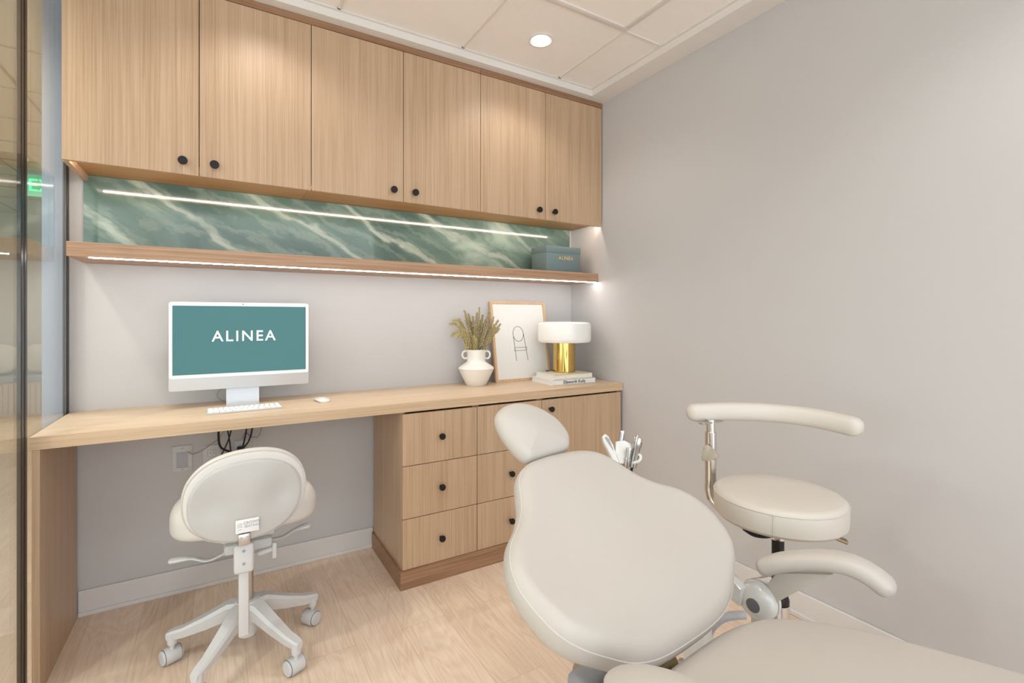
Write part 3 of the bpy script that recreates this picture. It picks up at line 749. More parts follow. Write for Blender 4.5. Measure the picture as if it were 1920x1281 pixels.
sw = B()
for zz in (0.138, 0.150, 0.162): add_lathe(sw, [(0.0, 0.0), (0.0022, 0.0), (0.002, 0.0008), (0.0, 0.0008)], 10, axis_mat((-0.068 * 0.92, -0.068 * 0.392, zz), (-0.92, -0.392, 0)))
obj('switch_hole', sw, M['black'], lp)
obj('touch_dot', lathe([(0.0, 0.0), (0.004, 0.0), (0.0035, 0.001), (0.0, 0.001)], 14, axis_mat((0.020, -0.0645, 0.140), (0.3, -0.95, 0))), M['bronze'], lp)
obj('cord', tube([(-0.062, 0.022, 0.008), (-0.078, 0.032, 0.010), (-0.086, 0.052, 0.005), (-0.080, 0.078, 0.0032), (-0.060, 0.095, 0.0032)], 0.0025, 8, 5), M['cable_black'], lp)

# ------------------------------------------------------------------ outlets and cables under the desk
op = empty('cable_plate', (-2.208, -0.0, 0.600), 0, 'white recessed cable plate on the wall, leftmost of three plates', 'wall plate', 'wall plates under the worktop')
bm = B()
for a, b_, c, d_ in ((-0.038, 0.038, 0.030, 0.058), (-0.038, 0.038, -0.058, -0.040), (-0.038, -0.021, -0.040, 0.030), (0.021, 0.038, -0.040, 0.030)): add_box(bm, a, b_, -0.006, 0.0, c, d_, 0.001)
obj('plate', bm, M['plastic'], op)
obj('recess', box(-0.021, 0.021, -0.0035, -0.0012, -0.040, 0.030), plain('recess_grey', rgb(176, 177, 184), 0.5), op, 0)
for zz in (0.046, -0.048): obj('screw', lathe([(0.0, 0.0), (0.003, 0.0), (0.0025, 0.001), (0.0, 0.001)], 12, axis_mat((0, -0.006, zz), (0, -1, 0))), M['plastic_grey'], op)
def duplex(x, z, label):
    e = empty('power_outlet', (x, 0.0, z), 0, label, 'outlet', 'power outlets under the worktop')
    obj('plate', box(-0.036, 0.036, -0.006, -0.001, -0.058, 0.058, 0.002), M['plastic'], e)
    for zz in (0.021, -0.021):
        r_ = obj('receptacle', box(-0.016, 0.016, -0.0085, -0.005, zz - 0.015, zz + 0.015, 0.003), M['plastic'], e)
        bm = B(); add_box(bm, -0.007, -0.0052, -0.0088, -0.008, zz - 0.002, zz + 0.006); add_box(bm, 0.0052, 0.007, -0.0088, -0.008, zz - 0.002, zz + 0.006)
        add_lathe(bm, [(0.0, 0.0), (0.0025, 0.0), (0.0, 0.0008)], 10, axis_mat((0, -0.0082, zz - 0.007), (0, -1, 0)))
        obj('slot', bm, M['black'], r_, 0)
duplex(-2.095, 0.588, 'white duplex outlet behind the crossing black cables')
duplex(-1.968, 0.594, 'white duplex outlet holding the black plug, nearest the drawers')
pg = empty('power_plug', (-1.980, -0.025, 0.605), 0, 'black power plug block in the outlet by the drawers', 'plug')
obj('body', box(-0.014, 0.014, -0.026, 0.0166, -0.020, 0.022, 0.004), M['black'], pg)
def cable(pts, r, mat, label, grp=None):
    b0 = Vector(pts[0]); o = obj('cable', tube([Vector(p_) - b0 for p_ in pts], r, 8, 7), mat); o.location = b0
    tag(o, label, 'cable', grp)
yc = -0.06
cable([(-2.060, yc, 0.803), (-2.068, yc, 0.72), (-2.062, yc, 0.650), (-2.03, yc, 0.622), (-1.99, -0.055, 0.606), (-1.985, -0.045, 0.603)], 0.0048, M['cable_black'], 'thick black cable hanging from the worktop and curving to the plug')
cable([(-2.050, -0.075, 0.803), (-2.032, -0.075, 0.72), (-2.022, -0.075, 0.645), (-2.018, -0.075, 0.56), (-2.020, -0.06, 0.45), (-2.02, -0.003, 0.30)], 0.0030, M['cable_black'], 'thin black cable crossing behind the chair, running down on the right')
cable([(-2.006, -0.07, 0.803), (-2.025, -0.07, 0.69), (-2.060, -0.066, 0.60), (-2.078, -0.06, 0.55), (-2.09, -0.03, 0.48)], 0.0030, M['cable_black'], 'thin black cable crossing in front of the outlet, slanting down left')
cable([(-1.975, yc, 0.803), (-1.958, yc, 0.74), (-1.930, yc, 0.66), (-1.975, -0.05, 0.622)][:2] + [(-1.958, yc, 0.70), (-1.972, -0.05, 0.625)], 0.0036, M['cable_black'], 'black cord from the worktop straight down to the plug, left of two')
cable([(-1.930, yc, 0.803), (-1.932, yc, 0.72), (-1.945, -0.055, 0.66), (-1.968, -0.045, 0.625)], 0.0036, M['cable_black'], 'black cord from the worktop down to the plug, right of two')
cable([(-2.186, -0.010, 0.627), (-2.16, -0.035, 0.622), (-2.11, -0.045, 0.650), (-2.055, -0.05, 0.70), (-2.03, -0.05, 0.803)], 0.0020, M['cable_grey'], 'thin grey cable rising from the recessed cable plate')
cable([(-1.905, -0.05, 0.803), (-1.893, -0.05, 0.72), (-1.905, -0.045, 0.672), (-1.935, -0.04, 0.672), (-1.960, -0.02, 0.690), (-1.972, -0.012, 0.66)], 0.0028, M['cable_grey'], 'thin grey cable looping down beside the right outlet')

# ------------------------------------------------------------------ task chair at the desk
tc = empty('task_chair', (-1.975, -0.613, 0.0), 0, 'white upholstered task chair on casters at the desk', 'chair')
def caster_star(root, radius, a0, hub_z, end_z, mat, n=5, r_wheel=0.028, w0=0.030, w1=0.019, swivel=None, drop=0.0):
    for i in range(n):
        a = radians(a0 + 360 / n * i); d = Vector((cos(a), sin(a), 0)); s = Vector((-sin(a), cos(a), 0))
        bm = B(); rings = []
        for f, z, hw, hh in ((0.08, hub_z, w0, 0.034), (0.25, hub_z + 0.004, w0 * 0.95, 0.030), (0.55, (hub_z * 0.45 + end_z * 0.55) + 0.006, (w0 + w1) / 2, 0.024), (0.85, end_z + 0.006, w1, 0.018), (1.0, end_z, w1 * 0.95, 0.015), (1.07, end_z - 0.004, w1 * 0.7, 0.012)):
            c = d * (radius * f) + Vector((0, 0, z))
            rr = []
            for hx, hz in ((-1, -1), (1, -1), (1, 0.55), (0.72, 1), (-0.72, 1), (-1, 0.55)):
                rr.append(bm.verts.new(c + s * hw * hx * (0.72 if hz < 0 else 1) + Vector((0, 0, hh * hz))))
            rings.append(rr)
        for x_, y_ in zip(rings, rings[1:]): ring_faces(bm, x_, y_)
        bm.faces.new(rings[0]); bm.faces.new(rings[-1])
        p_ = d * radius
        add_lathe(bm, [(0.0165, end_z + 0.008), (0.017, end_z - 0.020), (0.015, 0.070), (0.0, 0.070)], 20, Matrix.Translation(p_))
        leg = obj('leg', bm, mat, root)
        sv = radians(swivel[i] if swivel else a0 + 72 * i + 60)
        w = Vector((cos(sv), sin(sv), 0)); ax = Vector((-sin(sv), cos(sv), 0))       # wheel trails along w, axle along ax
        c = p_ + w * 0.009 + Vector((0, 0, r_wheel - drop))
        bm = B()
        add_lathe(bm, [(0.008, 0.0), (0.008, 0.030)], 14, Matrix.Translation(p_ + Vector((0, 0, 0.045))))
        add_lathe(bm, [(0.0, -0.0245), (r_wheel - 0.0005, -0.0245), (r_wheel, -0.023), (r_wheel, 0.023), (r_wheel - 0.0005, 0.0245), (0.0, 0.0245)], 32, axis_mat(c, ax))
        cst = obj('caster', bm, mat, leg)
        for sg in (-1, 1):
            obj('tread_gap', lathe([(0.0, 0.0), (r_wheel * 0.97, 0.0), (r_wheel * 0.97, 0.0015), (0.0, 0.0015)], 32, axis_mat(c + ax * sg * 0.0245, ax * sg)), M['plastic_dark'], leg)
            obj('wheel', lathe([(0.0, 0.0), (r_wheel * 0.90, 0.0), (r_wheel * 0.90, 0.003), (r_wheel * 0.80, 0.0055), (0.0, 0.0065)], 32, axis_mat(c + ax * sg * 0.026, ax * sg)), mat, leg)
caster_star(tc, 0.246, 17, 0.165, 0.105, M['plastic'], swivel=[217, 60, 115, 110, 115])
obj('hub', lathe([(0.0, 0.075), (0.030, 0.075), (0.034, 0.12), (0.044, 0.15), (0.046, 0.190), (0.038, 0.203), (0.0, 0.203)], 32), M['plastic'], tc)
obj('gas_cylinder', add_lathe(lathe([(0.020, 0.203), (0.020, 0.33), (0.0, 0.33)], 24), [(0.0145, 0.33), (0.0145, 0.42), (0.0, 0.42)], 24), [M['steel']], tc)
obj('gas_collar', lathe([(0.0215, 0.318), (0.0215, 0.336), (0.0, 0.336)], 24), M['black'], tc)
obj('mechanism', add_box(box(-0.075, 0.075, -0.10, 0.07, 0.415, 0.450, 0.008), -0.028, 0.008, -0.195, -0.09, 0.425, 0.447, 0.004), M['plastic'], tc)
# saddle seat
so = [(0.236 * c_, 0.190 * s_) for c_, s_ in [(p_[0], p_[1]) for p_ in superellipse(1, 1, 2.5, 40)]]
def seat_fn(u, s, h): return Vector((u, s + 0.02, 0.618 + h - 0.62 * u * u - (0.35 * s * s)))
bm, spts = cushion(so, seat_fn, 0.105, 0.040, 0.006, 0.035)
st = obj('seat', bm, M['vinyl_white'], tc)
obj('seat_pan', box(-0.085, 0.085, -0.08, 0.10, 0.448, 0.508, 0.010), M['plastic'], tc)
# backrest seen from behind: padded rim with a hard shell
YBk = -0.225
bo = [(-x_, y_ * (1.0 if y_ < 0 else 1.0)) for x_, y_ in superellipse(0.183, 0.147, 2.25, 44)][::-1]
bfn = lambda u, s, h: Vector((u - 0.010, YBk - h + 0.35 * u * u + 0.10 * s * s, 0.652 + s + 0.04 * u))
bm, bp = cushion(bo, bfn, 0.060, 0.016, 0.0, 0.030)
back = obj('backrest', bm, M['vinyl_white'], tc)
obj('piping', piping(bp, bfn, 0.004, -0.004, 0.0025), M['piping'], back)
bo2 = [(x_ * 0.905, y_ * 0.875) for x_, y_ in bo]
def shell_fn(u, s, h):
    dim = 0.0115 * (math.exp(-((u - 0.095) ** 2 + (s + 0.0) ** 2) / 0.0030) + math.exp(-((u + 0.095) ** 2 + s ** 2) / 0.0030))
    return bfn(u, s - 0.012, h + 0.012 - (dim if h > -0.004 else 0))
bm, bp2 = cushion(bo2, shell_fn, 0.014, 0.010, 0.006, 0.002, rings=14)
shell = obj('back_shell', bm, M['shell'], back)
obj('label', box(-0.0435, 0.0235, YBk - 0.0195, YBk - 0.0175, 0.541, 0.584, 0.0005), M['sticker'], back)
text('lettering', 'CROWN', 0.0125, M['ink_grey'], facing_front(0.003, YBk - 0.0200, 0.5715), back, 0.0002)
text('lettering', 'SEATING', 0.0112, M['ink_grey'], facing_front(0.003, YBk - 0.0200, 0.5605), back, 0.0002)
for zz, wv in ((0.572, 0.006), (0.568, 0.0085), (0.564, 0.007), (0.560, 0.0085), (0.552, 0.006)):
    obj('small_print', box(-0.032 - wv, -0.032 + wv, YBk - 0.0198, YBk - 0.0196, zz, zz + 0.0012), M['ink_grey'], back, 0)
bar = obj('back_bar', box(-0.0335, -0.0045, -0.196, -0.187, 0.180, 0.520, 0.002), M['plastic'], tc)
obj('back_bar_edge', box(-0.0350, -0.0020, -0.1895, -0.182, 0.182, 0.535, 0.001), M['steel'], bar)
obj('bar_bracket', box(-0.0365, -0.0015, YBk - 0.022, -0.19, 0.500, 0.538, 0.003), M['steel'], bar)
for sx in (-0.028, -0.010): obj('bolt', lathe([(0.0, 0.0), (0.004, 0.0), (0.0035, 0.002), (0.0, 0.002)], 12, axis_mat((sx, YBk - 0.022, 0.525), (0, -1, 0))), M['steel'], bar)
cl = obj('clamp', box(-0.048, 0.011, -0.216, -0.170, 0.395, 0.492, 0.010, 3), M['plastic'], tc)
for zz in (0.470, 0.428): obj('screw', lathe([(0.0, 0.0), (0.005, 0.0), (0.004, 0.0012), (0.0, 0.0012)], 14, axis_mat((-0.019, -0.2162, zz), (0, -1, 0))), M['plastic_grey'], cl)
def lever(pts, rs, label=None):
    l_ = obj('lever', tube(pts, rs, 12, flat=0.55), M['plastic'], tc); return l_
def lev(p0, p1, p2, p3, w=0.0125):
    pts = catmull([p0, p1, p2, p3], 6); n = len(pts)
    rs = [w * (0.75 + (0.0 if i < n * 0.62 else 0.75 * sin(pi * min(1, (i - n * 0.62) / (n * 0.36)) * 0.62))) for i in range(n)]
    rs[-1] *= 0.55
    bm = B(); add_tube(bm, pts, rs, 12, flat=0.5)
    return obj('lever', bm, M['plastic'], tc)
lev((-0.060, -0.03, 0.405), (-0.120, -0.01, 0.378), (-0.175, 0.02, 0.386), (-0.240, 0.045, 0.382))
lev((0.060, -0.03, 0.415), (0.115, -0.015, 0.408), (0.160, 0.0, 0.420), (0.216, 0.005, 0.426))
lev((0.07, 0.06, 0.440), (0.12, 0.08, 0.440), (0.16, 0.09, 0.452), (0.215, 0.10, 0.470), 0.010)
bm = B(); add_tube(bm, [(0.03, -0.10, 0.402), (0.075, -0.10, 0.408)], 0.009, 12); add_box(bm, 0.073, 0.088, -0.112, -0.088, 0.376, 0.432, 0.004)
obj('tension_lever', bm, M['plastic'], tc)
for px_, py_ in ((-0.070, -0.045), (0.066, -0.045)): obj('pivot_pin', lathe([(0.0, 0.0), (0.008, 0.0), (0.0075, 0.003), (0.0, 0.003)], 16, axis_mat((px_, py_, 0.405), (0, -1, 0))), M['plastic'], tc)

# ------------------------------------------------------------------ round stool with wrap arm by the right wall
rs_ = empty('round_stool', (-0.659, -1.822, 0.004), 0, 'round cream stool with a curved padded arm, by the right wall', 'stool')
obj('seat', lathe([(0.0, 0.645), (0.152, 0.645), (0.164, 0.649), (0.172, 0.658), (0.1735, 0.672), (0.174, 0.704), (0.172, 0.714), (0.166, 0.7215), (0.155, 0.725), (0.10, 0.727), (0.0, 0.7275)], 72), M['vinyl_stool'], rs_)
obj('piping', tube([(0.1725 * cos(2 * pi * i / 64), 0.1725 * sin(2 * pi * i / 64), 0.7125) for i in range(64)], 0.0022, 6, closed=True), M['piping'], rs_)
sa = radians(207)
obj('seam', tube([(0.1742 * cos(sa), 0.1742 * sin(sa), 0.66), (0.1748 * cos(sa), 0.1748 * sin(sa), 0.711)], 0.0013, 6), M['piping'], rs_)
obj('seat_plate', box(-0.05, 0.05, -0.05, 0.05, 0.638, 0.645, 0.002), M['black'], rs_)
obj('collar', lathe([(0.0, 0.585), (0.021, 0.585), (0.025, 0.590), (0.025, 0.600), (0.022, 0.606), (0.022, 0.633), (0.0, 0.633)], 28), M['chrome'], rs_)
obj('gas_cylinder', lathe([(0.0165, 0.40), (0.0165, 0.586), (0.0, 0.586)], 24), M['black'], rs_)
obj('cylinder_boot', lathe([(0.0, 0.40), (0.029, 0.400), (0.030, 0.410), (0.026, 0.424), (0.0165, 0.430), (0.0, 0.43)], 28), M['black'], rs_)
obj('outer_tube', lathe([(0.0, 0.08), (0.030, 0.08), (0.0305, 0.399), (0.0, 0.399)], 28), M['chrome'], rs_)
caster_star(rs_, 0.27, 40, 0.125, 0.100, M['steel'], drop=0.004)
mp_ = Vector((-0.011, 0.218, 0))
obj('arm_mast', tube([(0.0, 0.03, 0.615), (-0.006, 0.12, 0.614), (-0.010, 0.195, 0.622), (mp_.x, mp_.y, 0.66), (mp_.x, mp_.y, 0.70), (mp_.x, mp_.y, 0.80), (mp_.x, mp_.y, 0.855)], 0.0175, 18, 6), M['chrome'], rs_)
obj('arm_post', rod(mp_ + Vector((0, 0, 0.85)), mp_ + Vector((0, 0, 0.895)), 0.0135, 20), M['chrome'], rs_)
arm_pts = [(-0.030, 0.266, 0.912), (0.015, 0.240, 0.914), (0.06, 0.214, 0.916), (0.110, 0.180, 0.916), (0.158, 0.142, 0.915), (0.196, 0.092, 0.914), (0.222, 0.028, 0.912), (0.234, -0.035, 0.908), (0.238, -0.090, 0.903)]
def padded_bar(name, pts, hw, hh, mat, parent, k=5, ends=6):
    """Rounded bar: super-elliptic section (hw across, hh up) swept along pts with hemispherical ends."""
    P = catmull(pts, k); N = len(P); bm = B(); rings = []
    def ring(c, t, sc):
        side = Vector((t.y, -t.x, 0)).normalized(); up = side.cross(t).normalized()
        if up.z < 0: up = -up
        return [bm.verts.new(c + side * hw * sc * x_ + up * hh * sc * y_) for x_, y_ in superellipse(1, 1, 2.6, 20)]
    t0 = (P[1] - P[0]).normalized(); t1 = (P[-1] - P[-2]).normalized()
    rad = min(hw, hh) * 1.05
    for i in range(1, ends): a = pi / 2 * i / ends; rings.append(ring(P[0] - t0 * rad * cos(a), t0, sin(a)))
    for i in range(N): rings.append(ring(P[i], (P[min(i + 1, N - 1)] - P[max(i - 1, 0)]).normalized(), 1.0))
    for i in range(ends - 1, 0, -1): a = pi / 2 * i / ends; rings.append(ring(P[-1] + t1 * rad * cos(a), t1, sin(a)))
    for a, b_ in zip(rings, rings[1:]): ring_faces(bm, a, b_)
    bm.faces.new(rings[0]); bm.faces.new(rings[-1])
    return obj(name, bm, mat, parent, 60)
arm = padded_bar('armrest', arm_pts, 0.027, 0.030, M['vinyl_stool'], rs_)
obj('arm_bracket', box(mp_.x - 0.05, mp_.x + 0.05, mp_.y - 0.012, mp_.y + 0.012, 0.884, 0.890, 0.002, 1), M['steel'], arm)
kn = B(); kc = mp_ + Vector((0, 0, 0.790)); kd = Vector((-0.88, -0.47, 0)).normalized(); ks = Vector((-kd.y, kd.x, 0))
add_lathe(kn, [(0.0, 0.014), (0.005, 0.014), (0.005, 0.026), (0.0, 0.026)], 16, axis_mat(kc, kd))
lob = []
for i in range(36):
    a = 2 * pi * i / 36; lob.append((0.023 + 0.006 * cos(3 * a + 0.6)) * Vector((cos(a), sin(a))))
add_prism(kn, [(v_.x, v_.y) for v_ in lob], lambda u, v, h: kc + ks * u + Vector((0, 0, v)) + kd * h, 0.024, 0.048, 0.005)
obj('knob', kn, plain('taupe_plastic', rgb(168, 158, 142), 0.45), rs_, label='three-lobed cream plastic hand knob')
obj('height_lever', tube([(0.03, -0.06, 0.636), (0.055, -0.095, 0.626), (0.078, -0.118, 0.616), (0.098, -0.138, 0.606)], [0.006] * 11 + [0.014] * 7 + [0.008], 10, 6, flat=0.45), M['bronze'], rs_)
obj('tilt_lever', tube([(-0.060, -0.045, 0.640), (-0.085, -0.025, 0.622), (-0.115, 0.000, 0.622), (-0.138, 0.020, 0.640)], [0.005] * 6 + [0.009] * 12 + [0.006], 10, 6, flat=0.6), M['black'], rs_)

# ------------------------------------------------------------------ dental chair
dc = empty('dental_chair', (-1.25, -2.05, 0.0), 6.0, 'cream reclined dental chair with padded headrest and armrests', 'dental chair')
ep = radians(35)
BB = Vector((0, cos(ep), sin(ep))); NN = Vector((0, -sin(ep), cos(ep)))
P0 = Vector((0, 0, 0.58))
half = [(0.0, 0.046), (0.10, 0.050), (0.165, 0.066), (0.215, 0.093), (0.258, 0.122), (0.292, 0.158), (0.311, 0.205), (0.319, 0.252), (0.310, 0.300), (0.280, 0.345), (0.235, 0.381), (0.203, 0.415), (0.180, 0.455), (0.160, 0.490), (0.130, 0.518), (0.085, 0.534), (0.0, 0.540)]
outl = half + [(-u, s) for u, s in half[-2:0:-1]]
def back_fn(u, s, h):
    wing = 0.45 * max(0.0, abs(u) - 0.10) ** 2                     # the sides wrap a little forward
    lum = 0.016 * math.exp(-((s - 0.14) / 0.10) ** 2)
    return P0 + BB * s + Vector((u, 0, 0)) + NN * (h + wing + lum * min(1.0, max(0.0, (h + 0.034) / 0.034)))
bm, bpts = cushion(outl, back_fn, 0.088, 0.034, 0.006, 0.045, seg=9, rings=12, steps=5, back_inset=0.02)
br_ = obj('backrest', bm, M['vinyl'], dc, 60)
obj('piping', piping(bpts, back_fn, 0.0045, -0.0175, 0.0015), M['piping'], br_)
ep2 = radians(50)
HB = Vector((0, cos(ep2), sin(ep2))); HN = Vector((0, -sin(ep2), cos(ep2)))
H0 = P0 + BB * 0.556 + Vector((0.010, 0, 0))
head = [(0.050, -0.008), (0.066, 0.020), (0.064, 0.052), (0.046, 0.088), (0.008, 0.122), (-0.040, 0.143), (-0.085, 0.144), (-0.120, 0.131), (-0.140, 0.108), (-0.142, 0.070), (-0.132, 0.030), (-0.116, -0.006), (-0.098, -0.024), (-0.060, -0.024), (0.0, -0.021), (0.030, -0.017)]
bm, hpts = cushion(head, lambda u, s, h: H0 + HB * s + Vector((u, 0, 0)) + HN * h, 0.062, 0.028, 0.008, 0.030, seg=7, rings=9, steps=5, back_inset=0.01)
hd = obj('headrest', bm, M['vinyl'], dc, 60)
obj('headrest_bar', tube([P0 + BB * 0.45 - NN * 0.10, P0 + BB * 0.58 - NN * 0.06, H0 + HB * 0.05 - HN * 0.05], 0.014, 12, 4), M['steel'], dc)
# back shell carrying the cushion
bm, _ = cushion([(u * 0.82, 0.27 + (s - 0.27) * 0.86) for u, s in outl], lambda u, s, h: back_fn(u, s, h - 0.080) - NN * 0.0, 0.020, 0.004, 0.0, 0.008, rings=3)
obj('back_shell', bm, M['plastic_grey'], dc)
# seat running on to the leg rest, rising towards the knees
sh_ = [(0.0, 0.060), (0.10, 0.058), (0.170, 0.046), (0.228, 0.018), (0.268, -0.030), (0.292, -0.100), (0.302, -0.190), (0.300, -0.300), (0.292, -0.42), (0.276, -0.55), (0.262, -0.68), (0.256, -0.80), (0.246, -0.90), (0.205, -0.96), (0.12, -0.985), (0.0, -0.99)]
so_ = sh_ + [(-u, v) for u, v in sh_[-2:0:-1]]
so_ = so_[::-1]
def dseat(u, v, h):
    z = 0.575 + 0.205 * (0.06 - v) if v > -0.42 else 0.575 + 0.205 * 0.48 - 0.10 * (-0.42 - v)
    return Vector((u, v, z + h - 0.10 * u * u))
bm, sp_ = cushion(so_, dseat, 0.085, 0.030, 0.008, 0.035, seg=7, rings=14, steps=4)
obj('seat', bm, M['vinyl'], dc, 60)
# armrests with pivots
for sx in (1, -1):
    ap = [(0.335, 0.066, 0.634), (0.337, 0.028, 0.658), (0.342, -0.02, 0.680), (0.347, -0.065, 0.695), (0.352, -0.105, 0.700), (0.357, -0.138, 0.692), (0.361, -0.160, 0.679)]
    if sx < 0: ap = [(x_ - 0.100, y_ - 0.032, z_ - 0.006) for x_, y_, z_ in ap]
    a_ = padded_bar('armrest', [(sx * x_, y_, z_) for x_, y_, z_ in ap], 0.031, 0.0205, M['vinyl'], dc)
    fn = lambda v, z, h, sx=sx: Vector((sx * h, v, z))
    o_ = 0.0 if sx > 0 else -0.088
    bm = B(); add_prism(bm, [(0.052, 0.618), (-0.068, 0.664), (-0.014, 0.612), (0.045, 0.552), (0.075, 0.512), (0.088, 0.553)], fn, 0.352 + o_, 0.372 + o_, 0.003)
    obj('bracket', bm, M['bracket'], a_)
    bm = B(); add_prism(bm, [(0.060, 0.560), (0.055, 0.46), (0.02, 0.30), (0.10, 0.30), (0.125, 0.44), (0.125, 0.505), (0.10, 0.54)], fn, 0.374 + o_, 0.392 + o_, 0.004)
    obj('side_plate', bm, M['bracket'], dc)
    if sx < 0: continue
    R_ = 0.046; c_ = (0.334, 0.094, 0.532)
    hb = obj('pivot', lathe([(0.0, -0.010), (0.020, -0.0095), (0.034, -0.005), (0.0425, 0.003), (R_, 0.013), (R_, 0.022), (0.0, 0.022)], 48, axis_mat(c_, (1, 0, 0))), M['plastic_gloss'], dc)
    obj('pivot_ring', lathe([(0.0, 0.022), (R_ * 0.96, 0.022), (R_ * 0.96, 0.027), (0.0, 0.027)], 48, axis_mat(c_, (1, 0, 0))), M['plastic_grey'], hb)
    obj('pivot_back', lathe([(0.0, 0.027), (R_, 0.027), (R_, 0.038), (R_ * 0.9, 0.042), (0.0, 0.042)], 48, axis_mat(c_, (1, 0, 0))), M['plastic_gloss'], hb)
    obj('pivot_cap', lathe([(0.0, -0.0115), (0.0145, -0.0113), (0.0168, -0.0100), (0.0168, -0.006), (0.0, -0.006)], 32, axis_mat((c_[0], c_[1], c_[2] - 0.004), (1, 0, 0))), M['plastic_dark'], hb)
    bm = B(); add_prism(bm, [(0.115, 0.562), (0.150, 0.568), (0.185, 0.590), (0.200, 0.545), (0.160, 0.520), (0.125, 0.512)], fn, 0.318, 0.346, 0.007)
    obj('back_link', bm, M['plastic_gloss'], dc)
    obj('release_blade', tube([(0.340, 0.122, 0.574), (0.345, 0.080, 0.598), (0.350, 0.045, 0.622)], [0.003] * 6 + [0.007] * 7, 10, 6, flat=0.4), M['steel'], a_)
# under-frame, pedestal and base plate
obj('hinge_rail', rod((-0.22, 0.172, 0.440), (0.105, 0.172, 0.440), 0.020, 20), M['bronze'], dc)
obj('underframe', box(-0.16, 0.16, -0.50, 0.10, 0.40, 0.47, 0.02, 3), M['plastic_grey'], dc)
obj('pedestal', box(-0.13, 0.13, -0.40, 0.02, 0.06, 0.42, 0.03, 3), M['plastic'], dc)
obj('base_plate', box(-0.26, 0.26, -0.62, 0.30, 0.0, 0.06, 0.02, 3), M['plastic'], dc)
obj('hose', tube([(0.47, 0.19, 0.405), (0.43, 0.214, 0.404), (0.404, 0.230, 0.392), (0.385, 0.245, 0.362), (0.378, 0.252, 0.31), (0.36, 0.26, 0.20), (0.30, 0.25, 0.07)], 0.011, 12, 6), plain('light_grey_hose', rgb(186, 186, 190), 0.45), dc)
bm = box(0.340, 0.395, 0.235, 0.300, 0.06, 0.395, 0.008); obj('supply_box', bm, M['plastic_gloss'], dc)
bm = B(); add_box(bm, -0.115, 0.02, 0.225, 0.30, 0.33, 0.440, 0.02, 3); add_box(bm, -0.12, -0.06, 0.05, 0.26, 0.33, 0.40, 0.01)
obj('back_lift_bracket', bm, M['plastic_grey'], dc)

# ------------------------------------------------------------------ assistant's instrument holder
ih = empty('instrument_holder', (-0.918, -1.455, 0.0), 0, 'white instrument holder on a post behind the dental chair', 'instrument holder')
R3 = Vector((0.8595, -0.511, 0)); F3 = Vector((0.511, 0.8595, 0)); Z3 = Vector((0, 0, 1))
def hp(r_, f_, z_): return R3 * r_ + F3 * f_ + Z3 * z_
bm = B()
# sloped rest with sockets: a slab leaning back, rim at the front
def rest_fn(u, v, h): return hp(u, 0.0, 0.752) + (Z3 * cos(0.5) + F3 * sin(0.5)) * v + R3 * 0 + (F3 * -cos(0.5) + Z3 * sin(0.5)) * h
add_prism(bm, [(-0.030, 0.0), (0.045, -0.004), (0.058, 0.010), (0.052, 0.026), (0.030, 0.066), (0.010, 0.076), (-0.018, 0.072)], rest_fn, -0.010, 0.012, 0.004)
obj('body', bm, M['plastic_gloss'], ih)
bm = B(); add_prism(bm, [(-0.030, -0.004), (-0.012, 0.0), (-0.030, 0.060), (-0.040, 0.088), (-0.052, 0.098), (-0.063, 0.088), (-0.060, 0.070)], rest_fn, -0.014, 0.014, 0.004)
pad = obj('control_pad', bm, M['plastic_gloss'], ih)
bm = B(); add_prism(bm, [(-0.036, 0.050), (-0.030, 0.042), (-0.040, 0.078), (-0.050, 0.088), (-0.055, 0.082)], rest_fn, 0.0145, 0.016)
obj('keypad', bm, M['plastic_grey'], pad)
obj('rim', tube([rest_fn(0.030, 0.0, 0.014), rest_fn(0.050, 0.006, 0.022), rest_fn(0.055, 0.022, 0.022), rest_fn(0.040, 0.030, 0.014)], 0.005, 10, 5), M['plastic_gloss'], ih)
obj('post', tube([hp(0, 0.03, 0.745), hp(0, 0.05, 0.68), hp(0.0, 0.05, 0.4), hp(0, 0.05, 0.03)], 0.016, 16, 4), M['steel'], ih)
obj('foot', lathe([(0.0, 0.0), (0.16, 0.0), (0.16, 0.012), (0.03, 0.03), (0.0, 0.03)], 40, Matrix.Translation(hp(0, 0.05, 0))), M['steel'], ih)
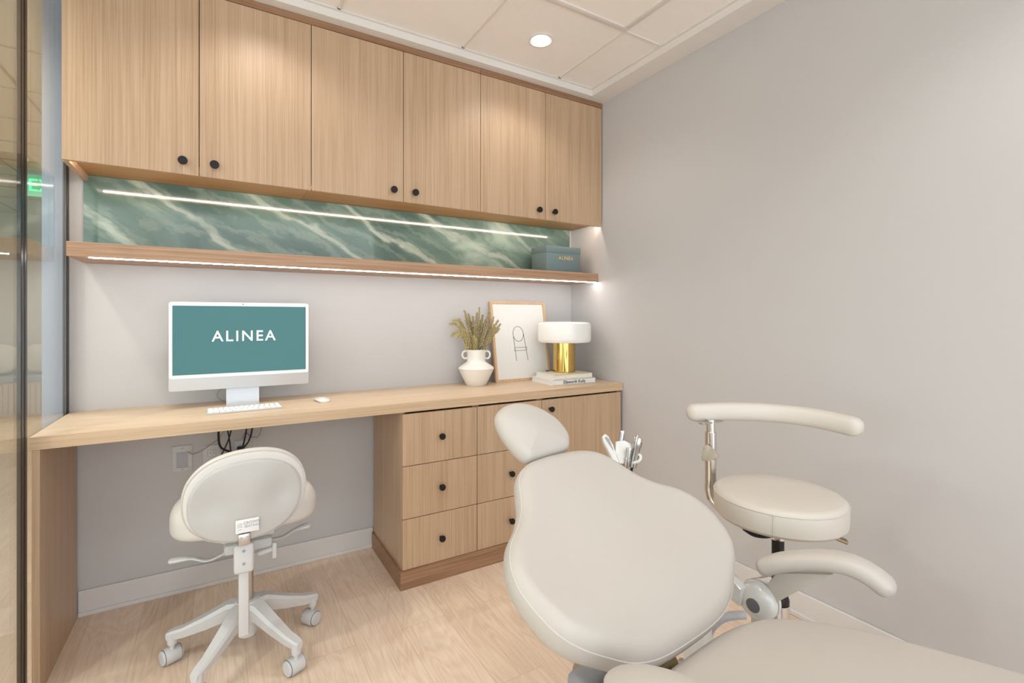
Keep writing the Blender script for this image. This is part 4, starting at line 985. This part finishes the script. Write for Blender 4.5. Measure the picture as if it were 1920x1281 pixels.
def handpiece(r0, z0, r1, z1, f0, f1, rad, label, big=False):
    b0 = Vector((-0.918, -1.455, 0)) + hp(r0, f0, z0); b1 = Vector((-0.918, -1.455, 0)) + hp(r1, f1, z1)
    e = empty('handpiece', b0, 0, label, 'dental handpiece', 'chrome handpieces in the holder')
    L_ = (b1 - b0).length; m_ = axis_mat((0, 0, 0), b1 - b0)
    if big: body = [(0.0, 0.0), (rad * 0.8, 0.0), (rad, 0.01), (rad, L_ * 0.62), (rad * 1.15, L_ * 0.66), (rad * 1.2, L_ * 0.80), (0.0, L_ * 0.80)]
    else: body = [(0.0, 0.0), (rad * 0.7, 0.0), (rad, 0.008), (rad, L_ * 0.35), (rad * 1.1, L_ * 0.37), (rad * 1.1, L_ * 0.42), (rad * 0.85, L_ * 0.45), (rad * 0.9, L_ * 0.9), (0.0, L_ * 0.9)]
    obj('grip', lathe(body, 22, m_), M['steel'], e)
    if big: obj('cap', lathe([(0.0, L_ * 0.80), (rad * 1.2, L_ * 0.80), (rad * 1.1, L_ * 0.92), (rad * 0.6, L_ * 0.99), (0.0, L_)], 22, m_), M['chrome'], e)
    else: obj('cap', lathe([(0.0, L_ * 0.9), (rad, L_ * 0.9), (rad, L_ * 0.98), (0.0, L_)], 22, m_), M['chrome'], e)
    tail = [Vector((0, 0, 0)), (b0 - b1).normalized() * 0.03 + Vector((0, 0, 0)), Vector((0.0, 0.0, -0.10)), Vector((0.0, 0.0, -0.30))]
    obj('hose', tube([Vector((0, 0, 0.004)), (b0 - b1).normalized() * 0.025, (b0 - b1).normalized() * 0.03 + Vector((0.01, 0.0, -0.09)), Vector((0.02, 0.03, -0.30))], 0.0045, 8, 5), M['black'], e)
handpiece(-0.004, 0.775, 0.010, 0.851, 0.035, 0.050, 0.0100, 'slim steel handpiece standing at the back of the holder')
handpiece(0.030, 0.742, 0.056, 0.842, -0.006, 0.014, 0.0135, 'thick steel suction handpiece with chrome dome, rightmost in the holder', True)
handpiece(0.008, 0.745, 0.020, 0.808, -0.012, -0.004, 0.0105, 'short steel handpiece at the front of the holder')

# ------------------------------------------------------------------ lights
def spot(name, x, y, z, power, size=132, blend=0.6, radius=0.05, col=(1.0, 0.97, 0.95)):
    l = D.lights.new(name, 'SPOT'); l.energy = power; l.spot_size = radians(size); l.spot_blend = blend; l.shadow_soft_size = radius; l.color = col
    o = D.objects.new(name, l); o.location = (x, y, z); COL.objects.link(o); return o
PW = 16
for x, y in ((-0.689, -0.641), (-1.909, -0.641), (-0.689, -2.47), (-1.909, -2.2), (-1.30, -3.3)):
    spot('downlight_lamp', x, y, ZT - 0.02, PW * (0.62 if y > -1 else 1.3))
for x, y in ((-3.52, 3.08), (-3.52, 0.6), (-3.6, 5.0), (-3.52, -1.6), (-3.1, -0.55)):  # the last one is an added lamp that brightens the end wall
    spot('corridor_lamp_and_fill', x, y, ZT - 0.02, 60, size=160, blend=0.8, col=(1.0, 0.96, 0.88))
w = D.worlds.new('World'); bpy.context.scene.world = w; w.use_nodes = True
w.node_tree.nodes['Background'].inputs[0].default_value = (0.86, 0.94, 1.0, 1)
w.node_tree.nodes['Background'].inputs[1].default_value = 2.95

# ------------------------------------------------------------------ camera
cam = D.cameras.new('Camera'); co = D.objects.new('Camera', cam); COL.objects.link(co)
cam.sensor_width = 36; cam.lens = 910.73 / 1920 * 36; cam.shift_x = 4.0 / 1920; cam.shift_y = -43.5 / 1920
cam.clip_start = 0.02
co.location = (-2.0587, -2.6419, 1.2330); co.rotation_euler = (radians(90), 0, radians(-30.747))
sc = bpy.context.scene; sc.camera = co
sc.view_settings.view_transform = 'Standard'; sc.view_settings.look = 'None'
sc.view_settings.exposure = 0.0; sc.view_settings.gamma = 1.0
try: sc.view_settings.use_curve_mapping = False
except Exception: pass
